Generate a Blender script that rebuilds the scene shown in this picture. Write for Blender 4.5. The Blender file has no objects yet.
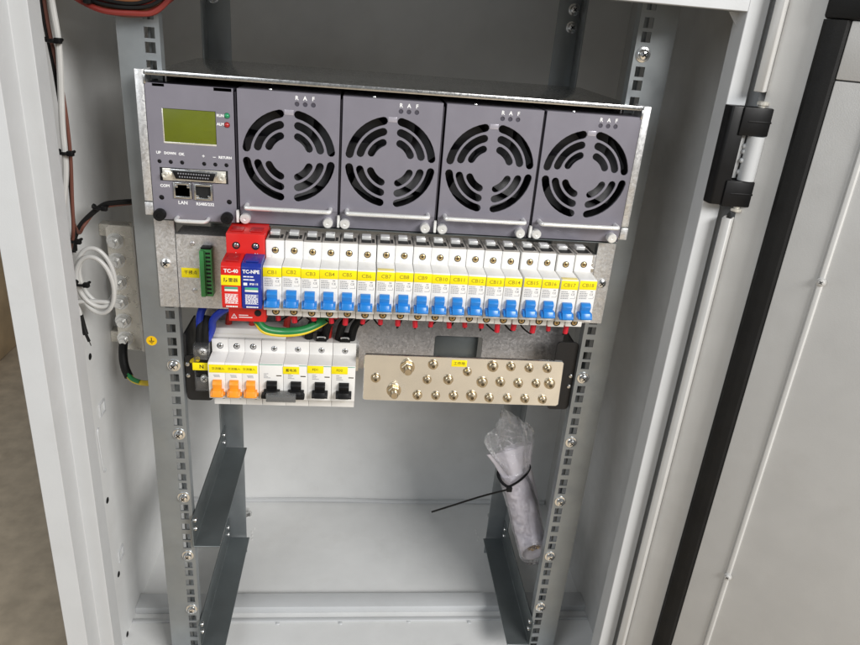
import bpy, bmesh, math, random
from mathutils import Vector, Matrix
random.seed(7)
MM = 0.001
Z0 = 1100.0            # height (mm) of the top of the power shelf above the workshop floor
scene = bpy.context.scene
COL = scene.collection

# ------------------------------------------------------------------ camera
yaw, pitch, roll = .118, .404, .085
cp = Vector((-37.4, -709.5, 58.45 + Z0)) * MM
fwd = Vector((math.sin(yaw)*math.cos(pitch), math.cos(yaw)*math.cos(pitch), -math.sin(pitch)))
rgt = Vector((math.cos(yaw), -math.sin(yaw), 0)); upv = rgt.cross(fwd)
r2 = math.cos(roll)*rgt + math.sin(roll)*upv
u2 = -math.sin(roll)*rgt + math.cos(roll)*upv
cd = bpy.data.cameras.new('camera'); cam = bpy.data.objects.new('camera', cd); COL.objects.link(cam)
m3 = Matrix((r2, u2, -fwd)).transposed(); m4 = m3.to_4x4(); m4.translation = cp
cam.matrix_world = m4
cd.sensor_width = 36; cd.lens = 36*700/860; cd.clip_start = .01; cd.clip_end = 100
scene.camera = cam

# ------------------------------------------------------------------ light
w = bpy.data.worlds.new('World'); scene.world = w; w.use_nodes = True
bg = w.node_tree.nodes['Background']
bg.inputs[0].default_value = (.93, .965, 1, 1); bg.inputs[1].default_value = .23
def area(name, loc, target, sx, sy, power, col):
    l = bpy.data.lights.new(name, 'AREA'); l.shape = 'RECTANGLE'; l.size = sx; l.size_y = sy; l.energy = power; l.color = col
    o = bpy.data.objects.new(name, l); COL.objects.link(o); o.location = loc
    o.rotation_euler = (Vector(target) - Vector(loc)).to_track_quat('-Z', 'Y').to_euler()
    return o
area('workshop_window_light', (1.9, -2.6, 2.5), (-.1, .1, .55), 1.7, 1.0, 150, (1, .985, .965))
area('doorway_light', (-1.25, -1.5, 2.0), (-.35, -.1, 1.1), .9, 1.4, 17, (.92, .96, 1))
vs = scene.view_settings
vs.view_transform = 'Standard'; vs.look = 'None'; vs.exposure = -.12; vs.gamma = 1; vs.use_curve_mapping = False
scene.render.engine = 'CYCLES'
scene.cycles.max_bounces = 10; scene.cycles.transparent_max_bounces = 16; scene.cycles.use_denoising = True

# ------------------------------------------------------------------ materials
MATS = {}
def s2l(c):
    return tuple((x/12.92 if x <= .04045 else ((x+.055)/1.055)**2.4) for x in c)
def rgb(r, g, b): return s2l((r/255, g/255, b/255))
def mat(name, col, rough=.5, metal=0., var=.06, vscale=30, bump=0., bscale=900, rvar=.08, coat=0., spec=.5, dirt=0., trans=0.):
    m = bpy.data.materials.new(name); m.use_nodes = True; nt = m.node_tree; N = nt.nodes; L = nt.links
    p = N['Principled BSDF']
    p.inputs['Metallic'].default_value = metal; p.inputs['Roughness'].default_value = rough
    p.inputs['Specular IOR Level'].default_value = spec
    if coat: p.inputs['Coat Weight'].default_value = coat; p.inputs['Coat Roughness'].default_value = .12
    if trans: p.inputs['Transmission Weight'].default_value = trans
    tc = N.new('ShaderNodeTexCoord')
    n1 = N.new('ShaderNodeTexNoise'); n1.inputs['Scale'].default_value = vscale; n1.inputs['Detail'].default_value = 6
    L.new(tc.outputs['Object'], n1.inputs['Vector'])
    mr = N.new('ShaderNodeMapRange'); mr.inputs['From Min'].default_value = .3; mr.inputs['From Max'].default_value = .7
    mr.inputs['To Min'].default_value = 1-var; mr.inputs['To Max'].default_value = 1+var
    L.new(n1.outputs['Fac'], mr.inputs['Value'])
    mx = N.new('ShaderNodeMix'); mx.data_type = 'RGBA'; mx.blend_type = 'MULTIPLY'; mx.inputs['Factor'].default_value = 1
    mx.inputs['A'].default_value = (*col, 1); L.new(mr.outputs['Result'], mx.inputs['B'])
    out = mx.outputs['Result']
    if dirt:
        n3 = N.new('ShaderNodeTexNoise'); n3.inputs['Scale'].default_value = 14; n3.inputs['Detail'].default_value = 9; n3.inputs['Roughness'].default_value = .7
        L.new(tc.outputs['Object'], n3.inputs['Vector'])
        r3 = N.new('ShaderNodeMapRange'); r3.inputs['From Min'].default_value = .55; r3.inputs['From Max'].default_value = .75; r3.inputs['To Max'].default_value = dirt
        L.new(n3.outputs['Fac'], r3.inputs['Value'])
        m5 = N.new('ShaderNodeMix'); m5.data_type = 'RGBA'; L.new(r3.outputs['Result'], m5.inputs['Factor'])
        L.new(out, m5.inputs['A']); m5.inputs['B'].default_value = (col[0]*.6, col[1]*.56, col[2]*.5, 1); out = m5.outputs['Result']
    L.new(out, p.inputs['Base Color'])
    if rvar:
        n2 = N.new('ShaderNodeTexNoise'); n2.inputs['Scale'].default_value = vscale*2.3; n2.inputs['Detail'].default_value = 5
        L.new(tc.outputs['Object'], n2.inputs['Vector'])
        r = N.new('ShaderNodeMapRange'); r.inputs['From Min'].default_value = .3; r.inputs['From Max'].default_value = .7
        r.inputs['To Min'].default_value = max(.02, rough-rvar); r.inputs['To Max'].default_value = min(1, rough+rvar)
        L.new(n2.outputs['Fac'], r.inputs['Value']); L.new(r.outputs['Result'], p.inputs['Roughness'])
    if bump:
        nb = N.new('ShaderNodeTexNoise'); nb.inputs['Scale'].default_value = bscale; nb.inputs['Detail'].default_value = 3
        L.new(tc.outputs['Object'], nb.inputs['Vector'])
        b = N.new('ShaderNodeBump'); b.inputs['Strength'].default_value = bump; b.inputs['Distance'].default_value = .0006
        L.new(nb.outputs['Fac'], b.inputs['Height']); L.new(b.outputs['Normal'], p.inputs['Normal'])
    MATS[name] = m
    return m
def galv(name, c1, c2, rough=.42, scale=210):
    m = bpy.data.materials.new(name); m.use_nodes = True; nt = m.node_tree; N = nt.nodes; L = nt.links
    p = N['Principled BSDF']; p.inputs['Metallic'].default_value = .75
    tc = N.new('ShaderNodeTexCoord')
    nz = N.new('ShaderNodeTexNoise'); nz.inputs['Scale'].default_value = 60; L.new(tc.outputs['Object'], nz.inputs['Vector'])
    mxv = N.new('ShaderNodeMix'); mxv.data_type = 'VECTOR'; mxv.inputs['Factor'].default_value = .02
    L.new(tc.outputs['Object'], mxv.inputs['A']); L.new(nz.outputs['Color'], mxv.inputs['B'])
    v = N.new('ShaderNodeTexVoronoi'); v.inputs['Scale'].default_value = scale; L.new(mxv.outputs['Result'], v.inputs['Vector'])
    v2 = N.new('ShaderNodeTexVoronoi'); v2.inputs['Scale'].default_value = scale*2.7; L.new(mxv.outputs['Result'], v2.inputs['Vector'])
    sp = N.new('ShaderNodeSeparateColor'); L.new(v.outputs['Color'], sp.inputs['Color'])
    sp2 = N.new('ShaderNodeSeparateColor'); L.new(v2.outputs['Color'], sp2.inputs['Color'])
    ad = N.new('ShaderNodeMath'); ad.operation = 'ADD'; L.new(sp.outputs[0], ad.inputs[0]); L.new(sp2.outputs[1], ad.inputs[1])
    hf = N.new('ShaderNodeMath'); hf.operation = 'MULTIPLY'; hf.inputs[1].default_value = .5; L.new(ad.outputs[0], hf.inputs[0])
    mx = N.new('ShaderNodeMix'); mx.data_type = 'RGBA'; L.new(hf.outputs[0], mx.inputs['Factor'])
    mx.inputs['A'].default_value = (*c1, 1); mx.inputs['B'].default_value = (*c2, 1); L.new(mx.outputs['Result'], p.inputs['Base Color'])
    r = N.new('ShaderNodeMapRange'); r.inputs['To Min'].default_value = rough-.1; r.inputs['To Max'].default_value = rough+.14
    L.new(sp.outputs[1], r.inputs['Value']); L.new(r.outputs['Result'], p.inputs['Roughness'])
    MATS[name] = m
def film(name, tint=(1, 1, 1), opac=.22, rough=.12, crinkle=0):
    m = bpy.data.materials.new(name); m.use_nodes = True; nt = m.node_tree; N = nt.nodes; L = nt.links
    N.remove(N['Principled BSDF']); out = N['Material Output']
    t = N.new('ShaderNodeBsdfTransparent'); t.inputs[0].default_value = (.985, .985, .985, 1)
    g = N.new('ShaderNodeBsdfGlossy'); g.inputs['Roughness'].default_value = rough; g.inputs[0].default_value = (1, 1, 1, 1)
    d = N.new('ShaderNodeBsdfDiffuse'); d.inputs[0].default_value = (*tint, 1)
    fr = N.new('ShaderNodeFresnel'); fr.inputs[0].default_value = 1.45
    m1 = N.new('ShaderNodeMixShader'); m1.inputs[0].default_value = opac; L.new(t.outputs[0], m1.inputs[1]); L.new(d.outputs[0], m1.inputs[2])
    m2 = N.new('ShaderNodeMixShader'); L.new(fr.outputs[0], m2.inputs[0]); L.new(m1.outputs[0], m2.inputs[1]); L.new(g.outputs[0], m2.inputs[2])
    if crinkle:
        tc = N.new('ShaderNodeTexCoord'); nb = N.new('ShaderNodeTexNoise'); nb.inputs['Scale'].default_value = 75; nb.inputs['Detail'].default_value = 5; nb.inputs['Distortion'].default_value = 1.2
        L.new(tc.outputs['Object'], nb.inputs['Vector'])
        b = N.new('ShaderNodeBump'); b.inputs['Strength'].default_value = crinkle; b.inputs['Distance'].default_value = .006
        L.new(nb.outputs['Fac'], b.inputs['Height']); L.new(b.outputs['Normal'], g.inputs['Normal']); L.new(b.outputs['Normal'], fr.inputs['Normal'])
    L.new(m2.outputs[0], out.inputs['Surface']); MATS[name] = m

mat('coat_grey_lifted', (.70, .705, .70), .42, var=.03, bump=.2, bscale=900, dirt=.16)  # cabinet paint made paler inside, missing light put into the colour
mat('coat_warm_dimmed', (.535, .53, .515), .42, var=.03, bump=.2, bscale=900, dirt=.14)  # same cabinet paint on the door, warm dimmer light put into the colour
mat('coat_frame_dimmed', (.545, .557, .565), .36, var=.02, bump=.15, bscale=900, dirt=.12)  # same cabinet paint on the frame, lowered and cooled in place of light
mat('wall_right', (.56, .56, .55), .5, var=.05, bump=.1, bscale=700, dirt=.2)  # right inner wall, a darker grey than the left one
mat('purple_paint', (.21, .20, .235), .42, metal=.15, var=.05, bump=.15, bscale=1800, rvar=.05, dirt=.10)
mat('dark_paint', (.07, .065, .085), .45, metal=.25)
mat('zinc', (.305, .327, .338), .40, metal=.6, var=.10, vscale=22, rvar=.1, bump=.05, dirt=.25)
mat('zinc_dark', (.17, .19, .195), .42, metal=.6, var=.10, vscale=18, rvar=.08, dirt=.2)
galv('galvanised', (.55, .55, .55), (.85, .85, .85), scale=420)
galv('galvanised_dark', (.42, .41, .41), (.68, .66, .66), .4, scale=420)
mat('chrome', (.92, .92, .91), .16, metal=1, var=.02, rvar=.04)
mat('steel', (.66, .66, .65), .24, metal=1, var=.08, vscale=200, rvar=.08)
mat('nickel', (.87, .88, .875), .17, metal=1, var=.10, vscale=16, rvar=.13, dirt=.16, bump=.25, bscale=34)
mat('tinned', (.86, .83, .75), .3, metal=.6, var=.08, vscale=40)
mat('brass', (.62, .45, .22), .3, metal=1, var=.15, vscale=150)
mat('bronze_bolt', (.60, .51, .37), .32, metal=1, var=.15, vscale=150)
mat('white_plastic', (.78, .77, .745), .38, var=.015, coat=0)
mat('warm_white_plastic', (.74, .72, .67), .4, var=.02)
mat('blue_plastic', (.016, .19, .56), .32, var=.05)
mat('red_plastic', (.62, .015, .012), .35, var=.05)
mat('dark_red', (.42, .008, .01), .4)
mat('navy_plastic', (.010, .028, .26), .35, var=.05)
mat('orange_plastic', (.86, .31, .02), .35, var=.04)
mat('black_plastic', (.006, .006, .0065), .45, var=.2, spec=.22)
mat('black_rubber', (.007, .007, .007), .6, var=.25, bump=.2, bscale=600, spec=.25)
mat('black_paint', (.010, .010, .011), .45, bump=.1)
mat('hole_black', (.004, .004, .004), .8)
mat('green_plastic', (.045, .26, .07), .4, var=.05)
mat('yellow_label', (.90, .74, .0), .45, var=.05, vscale=60)
mat('pale_label', (.78, .66, .22), .5)
mat('warm_grey', (.30, .275, .25), .45)
mat('print_dark', (.055, .035, .01), .6)
mat('print_grey', (.22, .22, .24), .6)
mat('print_white', (.82, .82, .82), .5)
mat('print_green', (.05, .35, .22), .6)
mat('lcd', (.125, .15, .006), .4, var=.06, vscale=40, coat=0, spec=.3)
mat('led_green', (.01, .25, .10), .2, coat=.5)
mat('led_red', (.35, .008, .008), .2, coat=.5)
mat('red_wire', (.42, .02, .012), .42)
mat('loom_red_shaded', (.20, .022, .016), .45)  # red wire darkened, the shadow over the loom put into the colour
mat('print_olive', (.30, .235, .01), .6)
mat('red_sleeve', (.60, .012, .03), .4)
mat('blue_wire', (.012, .04, .42), .42)
mat('green_wire', (.01, .19, .05), .4)
mat('yellow_wire', (.75, .55, .01), .4)
mat('brown_wire', (.13, .045, .03), .5)
mat('orange_wire', (.20, .07, .02), .5)
mat('white_wire', (.52, .52, .505), .45)
mat('copper', (.7, .3, .14), .3, metal=1)
mat('paper', (.76, .72, .78), .7, var=.05, vscale=40)
mat('kraft', (.66, .50, .31), .8, var=.15, vscale=12, bump=.1, bscale=200)
mat('concrete', (.56, .46, .335), .7, var=.16, vscale=22, bump=.25, bscale=160, dirt=.3)
mat('fan_grey', (.022, .022, .024), .5, spec=.3)
mat('sticker_yellow', (.85, .52, .0), .4)
mat('bright_bar', (.93, .93, .91), .3, metal=.55, var=.02, rvar=.05)
mat('glint_lilac', (.42, .40, .45), .3, metal=.3)  # paler lilac standing in for a reflection on the face plate
mat('mark_white', (.78, .78, .77), .4)
film('bag_film', (.85, .85, .88), .10, .09, .9)
film('clear_plastic', (.85, .87, .9), .05, .08)
film('thin_film', (.8, .82, .8), .0, .07)
film('tie_plastic', (.85, .87, .88), .14, .08)

# ------------------------------------------------------------------ mesh helpers (all lengths in mm; z = 0 is the top of the power shelf)
ORG = {}
def setp(o, label=None, cat=None, group=None, kind=None):
    if label: o['label'] = label
    if cat: o['category'] = cat
    if group: o['group'] = group
    if kind: o['kind'] = kind
    return o
def thing(name, org, label, cat, group=None, kind=None):
    o = bpy.data.objects.new(name, None); COL.objects.link(o); o.empty_display_size = .02
    o.location = Vector((org[0], org[1], org[2]+Z0))*MM
    ORG[o] = Vector(org); return setp(o, label, cat, group, kind)
def link(name, me, m, parent, org):
    me.name = name
    o = bpy.data.objects.new(name, me); COL.objects.link(o)
    if not me.materials: me.materials.append(MATS[m])
    if parent is not None: o.parent = parent
    else: o.location = Vector((org[0], org[1], org[2]+Z0))*MM
    ORG[o] = Vector(org); return o
def copy_tree(o, d, parent=None):
    c = o.copy(); COL.objects.link(c)
    if parent is not None: c.parent = parent
    else: c.location = o.location + Vector(d)*MM
    ORG[c] = ORG[o] + Vector(d)
    for ch in list(o.children): copy_tree(ch, d, c)
    return c
class B:
    def __init__(s): s.bm = bmesh.new()
    def _merge(s, b):
        me = bpy.data.meshes.new('t'); b.to_mesh(me); b.free(); s.bm.from_mesh(me); bpy.data.meshes.remove(me)
    def box(s, x0, x1, y0, y1, z0, z1, bev=0, seg=2):
        b = bmesh.new()
        P = [(x0, y0, z0), (x1, y0, z0), (x1, y1, z0), (x0, y1, z0), (x0, y0, z1), (x1, y0, z1), (x1, y1, z1), (x0, y1, z1)]
        v = [b.verts.new(p) for p in P]
        for f in ((0, 3, 2, 1), (4, 5, 6, 7), (0, 1, 5, 4), (1, 2, 6, 5), (2, 3, 7, 6), (3, 0, 4, 7)): b.faces.new([v[i] for i in f])
        if bev: bmesh.ops.bevel(b, geom=list(b.edges)+list(b.verts), offset=bev, segments=seg, affect='EDGES', profile=.5, clamp_overlap=True)
        s._merge(b); return s
    def prism(s, poly, axis, a0, a1, bev=0, seg=2):
        b = bmesh.new()
        def mk(p, a):
            return {'x': (a, p[0], p[1]), 'y': (p[0], a, p[1]), 'z': (p[0], p[1], a)}[axis]
        A = [b.verts.new(mk(p, a0)) for p in poly]; C = [b.verts.new(mk(p, a1)) for p in poly]
        b.faces.new(A); b.faces.new(C[::-1]); n = len(poly)
        for i in range(n): b.faces.new((A[i], C[i], C[(i+1) % n], A[(i+1) % n]))
        bmesh.ops.recalc_face_normals(b, faces=b.faces)
        if bev: bmesh.ops.bevel(b, geom=list(b.edges)+list(b.verts), offset=bev, segments=seg, affect='EDGES', profile=.5, clamp_overlap=True)
        s._merge(b); return s
    def lathe(s, c, d, prof, seg=20, cap=True):
        c = Vector(c); d = Vector(d).normalized()
        a = d.orthogonal().normalized(); e = d.cross(a)
        rings = []
        for r, h in prof:
            rings.append([s.bm.verts.new(c + d*h + (a*math.cos(2*math.pi*k/seg) + e*math.sin(2*math.pi*k/seg))*max(r, 1e-3)) for k in range(seg)])
        for A, C in zip(rings, rings[1:]):
            for k in range(seg): s.bm.faces.new((A[k], A[(k+1) % seg], C[(k+1) % seg], C[k]))
        if cap: s.bm.faces.new(rings[0][::-1]); s.bm.faces.new(rings[-1])
        return s
    def cyl(s, p0, p1, r, seg=16):
        p0 = Vector(p0); p1 = Vector(p1); return s.lathe(p0, p1-p0, [(r, 0), (r, (p1-p0).length)], seg)
    def tube(s, pts, r, seg=8, n=8, spline=True, flat=1.):
        P = [Vector(p) for p in pts]
        if spline and len(P) > 2:
            Q = []
            for i in range(len(P)-1):
                a = P[max(i-1, 0)]; b = P[i]; c = P[i+1]; d = P[min(i+2, len(P)-1)]
                for k in range(n):
                    t = k/n
                    Q.append(.5*((2*b)+(c-a)*t+(2*a-5*b+4*c-d)*t*t+(3*b-a-3*c+d)*t**3))
            Q.append(P[-1]); P = Q
        T = [(P[min(i+1, len(P)-1)]-P[max(i-1, 0)]).normalized() for i in range(len(P))]
        u = T[0].orthogonal().normalized(); rings = []
        for p, t in zip(P, T):
            u = (u - t*u.dot(t)); u = u.normalized() if u.length > 1e-6 else t.orthogonal().normalized()
            v = t.cross(u)
            rings.append([s.bm.verts.new(p + (u*math.cos(2*math.pi*k/seg) + v*math.sin(2*math.pi*k/seg)*flat)*r) for k in range(seg)])
        for A, C in zip(rings, rings[1:]):
            for k in range(seg): s.bm.faces.new((A[k], A[(k+1) % seg], C[(k+1) % seg], C[k]))
        s.bm.faces.new(rings[0][::-1]); s.bm.faces.new(rings[-1]); return s
    def loft(s, rings, caps=True):
        R = [[s.bm.verts.new(p) for p in r] for r in rings]; n = len(R[0])
        for A, C in zip(R, R[1:]):
            for k in range(n): s.bm.faces.new((A[k], A[(k+1) % n], C[(k+1) % n], C[k]))
        if caps: s.bm.faces.new(R[0][::-1]); s.bm.faces.new(R[-1])
        return s
    def quad(s, *P):
        s.bm.faces.new([s.bm.verts.new(p) for p in P]); return s
    def build(s, name, m, parent=None, org=None, ang=35, recalc=True):
        org = ORG[parent] if parent is not None else Vector(org or (0, 0, 0))
        if recalc: bmesh.ops.recalc_face_normals(s.bm, faces=s.bm.faces)
        for v in s.bm.verts: v.co = (v.co - org)*MM
        me = bpy.data.meshes.new(name); s.bm.to_mesh(me); s.bm.free()
        for p in me.polygons: p.use_smooth = True
        me.set_sharp_from_angle(angle=math.radians(ang))
        return link(name, me, m, parent, org)
def curve_mesh(cu, mp, org):
    o = bpy.data.objects.new('t', cu); COL.objects.link(o)
    dg = bpy.context.evaluated_depsgraph_get(); dg.update()
    me = bpy.data.meshes.new_from_object(o.evaluated_get(dg))
    bpy.data.objects.remove(o); bpy.data.curves.remove(cu)
    for v in me.vertices: v.co = (Vector(mp(*(v.co))) - org)*MM
    me.materials.clear(); return me
def plate(name, loops, m, parent, at, th, plane='xz', bev=.25, org=None):
    """flat sheet with real openings: loops[0] is the outline, the others are the holes; 'at' is the front face"""
    org = ORG[parent] if parent is not None else Vector(org or (0, 0, 0))
    cu = bpy.data.curves.new('t', 'CURVE'); cu.dimensions = '2D'; cu.fill_mode = 'BOTH'
    cu.extrude = max(th/2-bev, .01); cu.bevel_depth = bev; cu.bevel_resolution = 0; cu.offset = -bev
    for lp in loops:
        sp = cu.splines.new('POLY'); sp.points.add(len(lp)-1); sp.use_cyclic_u = True
        for q, p in zip(sp.points, lp): q.co = (p[0], p[1], 0, 1)
    c = at + th/2
    if plane == 'xz': mp = lambda x, y, z: (x, c-z, y)
    elif plane == 'yz': mp = lambda x, y, z: (c+z, x, y)
    else: mp = lambda x, y, z: (x, y, c+z)
    me = curve_mesh(cu, mp, org)
    bm = bmesh.new(); bm.from_mesh(me); bmesh.ops.recalc_face_normals(bm, faces=bm.faces); bm.to_mesh(me); bm.free()
    for p in me.polygons: p.use_smooth = False
    return link(name, me, m, parent, org)
def rect(x0, x1, z0, z1, r=0, n=4):
    if not r: return [(x0, z0), (x1, z0), (x1, z1), (x0, z1)]
    P = []
    for cx, cz, a in ((x1-r, z0+r, -90), (x1-r, z1-r, 0), (x0+r, z1-r, 90), (x0+r, z0+r, 180)):
        for k in range(n+1):
            t = math.radians(a+90*k/n); P.append((cx+r*math.cos(t), cz+r*math.sin(t)))
    return P
def circle(x, z, r, n=16): return [(x+r*math.cos(2*math.pi*k/n), z+r*math.sin(2*math.pi*k/n)) for k in range(n)]
def text(s, size, x, y, z, m, parent, name='lettering', align='CENTER', bold=0., sx=1., rot=0.):
    cu = bpy.data.curves.new('t', 'FONT'); cu.body = s; cu.size = size; cu.align_x = align; cu.align_y = 'CENTER'
    cu.offset = bold; cu.resolution_u = 2
    ca, sa = math.cos(rot), math.sin(rot)
    me = curve_mesh(cu, lambda a, b, c: (x+a*sx*ca-b*sa, y-c, z+a*sx*sa+b*ca), ORG[parent])
    return link(name, me, m, parent, ORG[parent])
def pan_screw(c, d, r, h, m, parent, name='screw', washer=0, cross=True):
    """pan head with cross slot; returns head"""
    b = B(); c = Vector(c); d = Vector(d).normalized()
    if washer: b.lathe(c, d, [(washer, 0), (washer, .9), (washer*.92, 1.1)], 20)
    o0 = 1.1 if washer else 0
    b.lathe(c, d, [(r, o0), (r, o0+h*.45), (r*.86, o0+h*.8), (r*.55, o0+h), (.05, o0+h*1.02)], 18)
    s = b.build(name, m, parent)
    if cross:
        k = B(); p = c + d*(o0+h*1.0); a = d.orthogonal().normalized(); e = d.cross(a)
        for q in (a, e):
            o = d.cross(q)
            P = [p+q*r*.55*i+o*r*.12*j for i, j in ((-1, -1), (1, -1), (1, 1), (-1, 1))]
            k.loft([[v - d*.2 for v in P], [v + d*.12 for v in P]])
        k.build('cross_slot', 'hole_black', s)
    return s

# ------------------------------------------------------------------ setting
g = B(); g.box(-6000, 6000, -5000, 9000, -1130, -Z0); setp(g.build('ground', 'concrete', None, (0, 0, -Z0)), 'brown concrete workshop floor', None, None, 'structure')

# ------------------------------------------------------------------ cabinet
XI, YB, ZF, ZT = 333, 340, -754, 118       # inner half width, back wall, floor, ceiling
FY, XO = -80, 338.5                 # front plane, opening half width, outer half width
cab = thing('cabinet', (0, 130, -Z0), 'light grey sheet metal equipment cabinet standing open with its door swung right', 'cabinet')
b = B(); b.box(-XO, XO, YB, YB+6, ZF-60, ZT+40); b.build('back_panel', 'coat_grey_lifted', cab)
b = B(); b.box(-XI, XI, 108, YB, ZF-4, ZF); b.box(-XI, XI, -60, 108, ZF-4.5, ZF-.6); fl = b.build('floor_panel', 'coat_grey_lifted', cab)
b = B(); b.box(-XI, XI, 78, 106, ZF-.2, ZF+11, 1.2); b.build('floor_rib', 'coat_frame_dimmed', fl)
b = B(); b.box(-XI, XI, 61, 67, ZF-.4, ZF+2.2, 1); b.build('seam', 'coat_frame_dimmed', fl)
for x in (-130, -40, 60, 150):
    b = B(); b.lathe((x, 60+random.uniform(-2, 2), ZF-.6), (0, 0, 1), [(3.2, 0), (2.6, 1.0), (.8, 1.6)], 10); b.build('weld_spot', 'coat_frame_dimmed', fl)
b = B(); b.lathe((138, -4, ZF-.6), (0, 0, 1), [(7, 0), (7, 9), (5.5, 12)], 14); b.build('cable_gland', 'black_rubber', fl)
for x in (-210, 226):
    b = B(); b.lathe((x, 300, ZF), (0, 0, 1), [(9, 0), (9, 2)], 18); b.lathe((x, 300, ZF+2), (0, 0, 1), [(6, 0), (6, 8), (4, 9)], 6); b.build('anchor_bolt', 'steel', fl)
for sx in (-1, 1):
    for k in range(4):
        b = B(); x = sx*192+random.uniform(-3, 3); y = 236+k*9
        b.box(x-1.2, x+1.6, y-2.5, y+2.5, ZF, ZF+.5, .2); b.build('scuff', 'mark_white', fl)
b = B(); b.box(-XO, XO, FY+8, YB, ZT, ZT+6); b.box(-XO, XO, FY+2, YB+6, ZT+40, ZT+46); b.build('top_panel', 'coat_grey_lifted', cab)
sealant = B(); sealant.tube([(x, YB-3, ZF+3+1.2*math.sin(x*.4)) for x in range(-330, 331, 15)], 4.2, 8, 3)
sealant.build('corner_sealant', 'coat_frame_dimmed', cab)
sides = {}
for s, m in ((-1, 'coat_grey_lifted'), (1, 'wall_right')):
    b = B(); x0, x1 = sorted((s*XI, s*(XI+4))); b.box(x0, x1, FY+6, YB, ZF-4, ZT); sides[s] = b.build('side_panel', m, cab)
    b = B(); x0, x1 = sorted((s*(XO-2), s*XO)); b.box(x0, x1, FY+21, YB+6, ZF-60, ZT+40, .4); b.build('outer_skin', 'coat_frame_dimmed', cab)
b = B(); b.box(-XO+20, XO-20, FY+40, YB-10, -Z0, ZF-62, 2); b.build('plinth', 'black_paint', cab)
# embossed tabs, slots and plugged holes low on the left inner wall
for (y, z) in ((47, -395), (51, -619), (45, -790)):
    b = B(); x = -XI
    for (a0, a1, c0, c1) in ((-9, 9, 6, 9), (-9, 9, -9, -6), (-9, -6, -6, 6), (6, 9, -6, 6)): b.box(x-.1, x+1.5, y+a0, y+a1, z+c0, z+c1, .4)
    b.build('wall_tab', 'coat_frame_dimmed', sides[-1])
b = B(); b.tube([(-XI+.3, 30, -412), (-XI+1, 24, -418), (-XI+1, 28, -470), (-XI+.3, 36, -474)], 1.1, 6, 5); b.build('wall_seam', 'coat_frame_dimmed', sides[-1])
for (y, z) in ((32, -319), (30, -517), (36, -641), (40, -752)):
    b = B(); b.lathe((-XI-.1, y, z), (1, 0, 0), [(4, 0), (4, .6), (2, 1.4)], 12); b.build('hole_plug', 'black_rubber', sides[-1])
# front frame: folded gutter profile on all four sides of the opening
XLL, XLR, RY = -302, 287, FY-31        # left and right lip edges, front of the projecting rim
PROF_L = [(-338.5, FY+20), (-338.5, RY), (-317, RY), (-317, FY), (XLL, FY), (XLL, FY+24), (XLL-1.6, FY+24), (XLL-1.6, FY+1.7), (-318.7, FY+1.7), (-318.7, RY+1.7), (-336.8, RY+1.7), (-336.8, FY+20)]
PROF_R = [(XLR, FY+22), (XLR, FY), (305, FY), (306, FY+12), (338.5, FY+12), (338.5, FY+20), (336.8, FY+20), (336.8, FY+13.7), (304.4, FY+13.7), (303.4, FY+1.7), (XLR+1.6, FY+1.7), (XLR+1.6, FY+22)]
ZLT, ZLB = 88, ZF-2
for P in (PROF_L, PROF_R):
    b = B(); b.prism(P, 'z', ZLB-60, ZLT+70, .5, 1); b.build('frame_post', 'coat_frame_dimmed', cab)
b = B(); b.prism([(FY+.4, ZLT), (FY+.4, ZLT+15), (FY+13, ZLT+18), (FY+13, ZLT+31), (FY+.4, ZLT+36), (FY+.4, ZLT+69), (FY+14, ZLT+69), (FY+14.5, ZLT+17), (FY+2.4, ZLT+13), (FY+2.4, ZLT+1.6), (FY+17, ZLT+1.6), (FY+17, ZLT)], 'x', XLL-1, XLR+1, .4, 1)
b.build('frame_header', 'coat_frame_dimmed', cab)
b = B(); b.box(XLL, XLR, FY, FY+14, ZLB-60, ZLB-20, .6); b.build('frame_sill', 'coat_frame_dimmed', cab)
for s, xl in ((-1, XLL), (1, XLR)):
    b = B(); b.prism([(xl, ZLT-.5), (xl-s*9, ZLT-.5), (xl, ZLT-11)], 'y', FY+15, FY+16.5); b.build('corner_gusset', 'coat_frame_dimmed', cab)

# rails
HOLES = []
zc = -309.96
for k in range(-13, 14):
    for d in (15.875, 0, -15.875): HOLES.append(zc + k*44.45 + d)
def rail_sheet(name, x0, x1, h0, h1, zs, zb, zt, y, th):
    Zs = [zb] + sum([[z-4.75, z+4.75] for z in sorted(zs)], []) + [zt]; Xs = [x0, h0, h1, x1]
    b = B(); bm = b.bm; V = {}
    def v(i, j, k):
        if (i, j, k) not in V: V[(i, j, k)] = bm.verts.new((Xs[i], y+k*th, Zs[j]))
        return V[(i, j, k)]
    solid = lambda i, j: 0 <= i < 3 and 0 <= j < len(Zs)-1 and not (i == 1 and j % 2 == 1)
    for i in range(3):
        for j in range(len(Zs)-1):
            if not solid(i, j): continue
            for k in (0, 1): bm.faces.new((v(i, j, k), v(i+1, j, k), v(i+1, j+1, k), v(i, j+1, k)))
            if not solid(i-1, j): bm.faces.new((v(i, j, 0), v(i, j+1, 0), v(i, j+1, 1), v(i, j, 1)))
            if not solid(i+1, j): bm.faces.new((v(i+1, j, 0), v(i+1, j+1, 0), v(i+1, j+1, 1), v(i+1, j, 1)))
            if not solid(i, j-1): bm.faces.new((v(i, j, 0), v(i+1, j, 0), v(i+1, j, 1), v(i, j, 1)))
            if not solid(i, j+1): bm.faces.new((v(i, j+1, 0), v(i+1, j+1, 0), v(i+1, j+1, 1), v(i, j+1, 1)))
    return b.build(name, 'zinc', cab)
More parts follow.
